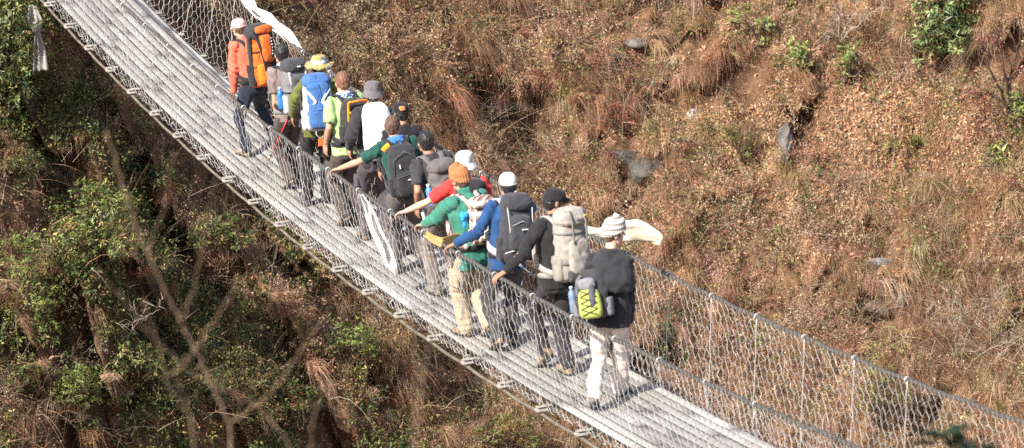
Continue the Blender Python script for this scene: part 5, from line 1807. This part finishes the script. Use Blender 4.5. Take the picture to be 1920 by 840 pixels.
twig_shrub('red_twigged_shrub', 'sparse shrub with reddish leaves and a leaning dark trunk at the upper right edge', (1897, 225), [[(1885, 195), (1860, 175), (1838, 180), (1825, 195)], [(1890, 170), (1878, 110), (1870, 60)], [(1893, 160), (1905, 100), (1915, 50)], [(1880, 180), (1855, 130), (1845, 90)]],
           .03, BARK, 8, .40, [(.30, .10, .075), (.22, .075, .06), (.36, .19, .13)], 420)
twig_shrub('bare_shrub', 'pale leafless twiggy shrub near the top of the dry slope', (1572, 92), [[(1578, 70), (1588, 45), (1610, 15)], [(1565, 72), (1548, 62)], [(1590, 60), (1618, 40), (1640, 20)], [(1575, 50), (1572, 20), (1560, -20)]], .018, BARK_PALE, 9, .32)
twig_shrub('bare_shrub', 'grey leafless shrub at the lower left corner', (40, 800), [[(30, 740), (15, 690), (20, 650)], [(60, 760), (90, 700), (140, 660)], [(20, 760), (-5, 720)], [(80, 790), (130, 770), (180, 790), (220, 830)]], .009, BARK, 8, .5)
twig_shrub('bare_shrub', 'arching leafless shrub in the lower left between the bushes', (250, 700), [[(200, 640), (170, 590), (130, 560)], [(230, 650), (260, 600), (300, 580)], [(190, 690), (130, 660), (90, 690)]], .008, BARK_PALE, 8, .45)
twig_shrub('bare_shrub', 'tangled brown bramble right of the far netting', (1800, 700), [[(1780, 640), (1740, 600), (1700, 590)], [(1810, 630), (1840, 580), (1880, 560)], [(1790, 650), (1800, 590), (1790, 540)], [(1840, 660), (1890, 640), (1925, 650)]], .009, BARK_PALE, 16, .55)

# rocks
def rock_mat(c1, c2):
    g = NT('lichened_rock')
    co = g.coord()
    n = g.noise(co, 5, 6, .65); n2 = g.noise(co, 28, 4)
    c = g.ramp(n, [(.32, c1), (.55, c2), (.72, mul(c2, 1.5))])
    m = g.n('ShaderNodeMix', data_type='RGBA', blend_type='MULTIPLY'); m.inputs[0].default_value = .8
    g.l(c, m.inputs[6]); g.l(g.ramp(n2, [(.3, (.5, .5, .5)), (.7, (1, 1, 1))]), m.inputs[7])
    return g.done(g.bsdf(m.outputs[2], .9, 0, .2, g.bump(n2, .8, .03)))
ROCK_D = rock_mat((.045, .039, .034), (.125, .112, .098)); ROCK_G = rock_mat((.14, .13, .12), (.30, .28, .26)); ROCK_O = rock_mat((.08, .072, .064), (.20, .185, .17)); ROCK_B = rock_mat((.07, .05, .037), (.17, .125, .09)); ROCK_P = rock_mat((.30, .28, .26), (.55, .53, .50))
def rock(label, px, py, wpx, hpx, mat, seed, depth=.5, lean=0.):
    c = hit(px, py)
    s = np.linalg.norm(c - CAM) / FPX
    me = bpy.data.meshes.new('rock')
    bm = bmesh.new(); bmesh.ops.create_icosphere(bm, subdivisions=4, radius=1)
    V = np.array([v.co[:] for v in bm.verts])
    rg = np.random.default_rng(seed)
    for q in range(15):
        d = nrm(rg.normal(0, 1, 3)); h = rg.uniform(.58, .90)
        t = V @ d; V = np.where((t > h)[:, None], V - d * ((t - h) * .92)[:, None], V)
    V = V * (1 + .10 * fbm(V * 2.2 + seed, 3, seed)[:, None] + .055 * fbm(V * 7, 3, seed)[:, None])
    up = CU + CR * lean
    W_ = V[:, :1] * CR * wpx * s * .62 + V[:, 1:2] * up * hpx * s * .62 + V[:, 2:] * CF * depth * (wpx + hpx) * s * .5
    for v, p in zip(bm.verts, W_): v.co = p
    bm.normal_update(); bm.to_mesh(me); bm.free()
    o = link('rock', me, mat); o.location = tuple(c - CF * .03 - CU * .04)
    return tag(o, label, 'rock', 'rocks on the slope')
rock('broad dark rock on the slope above the black cap, lower of a touching pair', 1208, 318, 66, 42, ROCK_D, 4)
rock('small dark rock leaning on top of the broad dark rock', 1172, 292, 48, 36, ROCK_D, 9)
rock('tall narrow grey outcrop standing in the middle of the dry slope', 1474, 266, 30, 84, ROCK_O, 12, .6)
rock('pale grey slab lying high on the slope with a white streak', 1195, 78, 38, 18, ROCK_O, 15, .4, -.3)
rock('little whitish stone left of the tall grey outcrop', 1298, 210, 22, 20, ROCK_P, 20)
rock('grey stone below the dark hollow on the right', 1655, 486, 44, 16, ROCK_G, 23, .4, -.2)
rock('brownish boulder low on the right slope', 1645, 572, 70, 44, ROCK_B, 27, .5)
rock('flat dark ledge of rock right of the black capped hidden hiker', 955, 200, 90, 24, ROCK_D, 31, .4)

# big straw tussocks that hang over the ledges
def tussock(label, px, py, n, length, cols):
    c = hit(px, py)
    root = thing('straw_tussock', label, 'grass clump', c, 'big straw tussocks')
    P = RNG.normal(0, .055, (n, 3)) * A(1, 1, .4)
    d = nrm(Z3 * .9 - A(*HF, 0) * .35 + RNG.normal(0, .42, (n, 3)))
    g = ribbons(P, d, length * RNG.uniform(.5, 1.15, n), RNG.uniform(.006, .012, n), RNG.uniform(.6, 1.3, n), pal(cols, n, .2), DOWN, 5)
    big_mesh('blades', *g, GRASS, root)
    mb = MB(); mb.ell(A(0, 0, -.02), A(.10, 0, 0), A(0, .10, 0), A(0, 0, .06)); fuse('crown', mb, GR_CROWN, root, .02, 1, .01, 14)
GR_CROWN = plain((.14, .09, .05), .95)
ST = [(.55, .41, .22), (.47, .33, .16), (.62, .49, .30), (.36, .23, .11)]
tussock('brown shaggy tussock hanging from the ledge at the top edge', 1320, 28, 260, .55, [(.36, .23, .12), (.28, .16, .08), (.46, .31, .17)])
tussock('pale straw tussock just above the cream blowing scarf', 1100, 405, 280, .46, ST)
tussock('straw tussock on the right slope below the star shaped plant', 1735, 345, 280, .52, ST)
tussock('tall pale tussock against the right edge', 1895, 375, 340, .62, ST)
tussock('straw tussock below the dark hollow', 1500, 330, 200, .38, ST)
tussock('straw tussock beside the little whitish stone', 1370, 240, 200, .36, ST)

OLDCLOTH = silk((.50, .48, .44), .3)
# white cloth caught in the small leaved tree
_b = hit(20, 215); _, _D = to_uD(_b)
C_ = lambda px, py, dd=0: at_depth(px, py, _D - .55 + dd)
cloth_strip('hanging_cloth', 'torn white cloth hanging from a branch of the small leaved tree', [C_(62, 10), C_(66, 40), C_(70, 62), C_(74, 95), C_(77, 132)], [.12, .24, .07, .17, .22], CR, OLDCLOTH, 12, .09, 'cloth')

# ================================================================== BLURRED BARE SAPLING NEAR THE CAMERA
def near_pt(px, py, D):
    return at_depth(px, py, D * .78)
sap_base = near_pt(432, 1500, 19.5); sap_base[2] = 3.3
u_, D_ = to_uD(sap_base); sap_base[2] = float(ground(np.array([u_]), np.array([D_]), False)[0]) - .05
sap = thing('bare_sapling', 'out of focus leafless sapling in the foreground with forked thin stems', 'sapling', sap_base)
SAPB = plain((.27, .185, .12), .85, 0, .15, 40, .3)
def limb(name, px, r0, r1, D0=19.5, D1=19.0, root=True, par=sap):
    pts = [near_pt(a, b, D0 + (D1 - D0) * i / (len(px) - 1)) for i, (a, b) in enumerate(px)]
    if root: pts = [sap_base + A(RNG.normal(0, .05), RNG.normal(0, .05), 0)] + pts
    pts = np.array(pts)
    u = np.linspace(0, len(pts) - 1, 6 * len(pts)); i_ = np.arange(len(pts))
    q = np.stack([np.interp(u, i_, pts[:, c]) for c in range(3)], 1)
    for _ in range(2): q[1:-1] = (q[:-2] + 2 * q[1:-1] + q[2:]) / 4
    q[1:-1] += RNG.normal(0, .004, (len(q) - 2, 3))
    rad = .58 * np.linspace(r0, r1, len(q)) * (1 + .12 * np.sin(np.arange(len(q)) * 1.7))
    mb = MB(); mb.tube(q - sap_base, rad, 7)
    return build(name, mb, SAPB, par)
limb('trunk', [(435, 845), (430, 788), (398, 725), (367, 657), (343, 610), (314, 552), (286, 494), (252, 412), (222, 325), (200, 245)], 0.0104, 0.0047)
limb('branch', [(343, 600), (362, 547), (377, 479), (392, 400), (404, 330)], 0.0049, 0.0022, root=False)
limb('branch', [(278, 480), (285, 455), (304, 400), (326, 285)], 0.0042, 0.0022, root=False)
limb('branch', [(560, 860), (500, 775), (435, 735), (362, 704), (314, 655), (267, 610), (212, 538), (180, 508)], 0.0062, 0.0033, 18.6, 18.0)
limb('branch', [(362, 798), (345, 735), (318, 700), (341, 690), (367, 652), (409, 594), (442, 540)], 0.0052, 0.0025, 18.2, 17.6, root=False)
limb('branch', [(365, 800), (330, 745), (314, 722), (293, 631), (270, 562)], 0.0062, 0.0033, 18.4, 17.8)
limb('branch', [(432, 792), (470, 768), (503, 741), (550, 678), (585, 625), (612, 595)], 0.0052, 0.0025, 19.4, 18.4, root=False)
limb('branch', [(580, 850), (590, 780), (602, 735), (612, 690)], 0.0052, 0.0028, 18.4, 17.8)
limb('branch', [(750, 870), (700, 800), (640, 765), (560, 760)], 0.0047, 0.0022, 18.0, 17.4)
limb('branch', [(775, 870), (788, 750), (812, 610), (836, 510), (846, 430), (856, 385)], 0.0044, 0.0022, 18.0, 17.0)
limb('branch', [(772, 860), (778, 700), (776, 600), (770, 560)], 0.0036, 0.0019, 17.6, 17.2)
limb('branch', [(262, 440), (240, 428), (208, 404), (165, 372), (130, 345), (75, 305), (0, 252)], 0.0039, 0.0022, 19.2, 18.4, root=False)

# dark leaves of a foreground plant poking up at the lower right
_fb = near_pt(1790, 1250, 21.0); u_, D_ = to_uD(_fb); _fb[2] = float(ground(np.array([u_]), np.array([D_]), False)[0])
fp = thing('foreground_plant', 'dark blurred leaves poking up at the bottom edge in front of the netting', 'plant', _fb)
tips_ = [(1772, 826), (1800, 832), (1835, 856), (1785, 868)]
mb = MB()
for a_, b_ in tips_:
    t_ = near_pt(a_, b_, 21.0) - _fb
    mb.tube([A(0, 0, 0), t_ * .5 + RNG.normal(0, .05, 3), t_], [.012, .009, .004], 5)
build('stem', mb, BARK, fp)
n_ = len(tips_) * 9
T_2 = np.repeat(np.array([near_pt(a_, b_, 21.0) for a_, b_ in tips_]) - _fb, 9, 0)
build_l = leaves(T_2 + RNG.normal(0, .02, (n_, 3)), nrm(RNG.normal(0, 1, (n_, 3)) * A(1, 1, .35) + Z3 * .1), RNG.normal(0, .3, (n_, 3)) + Z3, RNG.uniform(.09, .16, n_), RNG.uniform(.04, .06, n_), pal([(.02, .035, .015), (.03, .05, .02)], n_, .2))
big_mesh('foliage', *build_l, WAXY, fp)
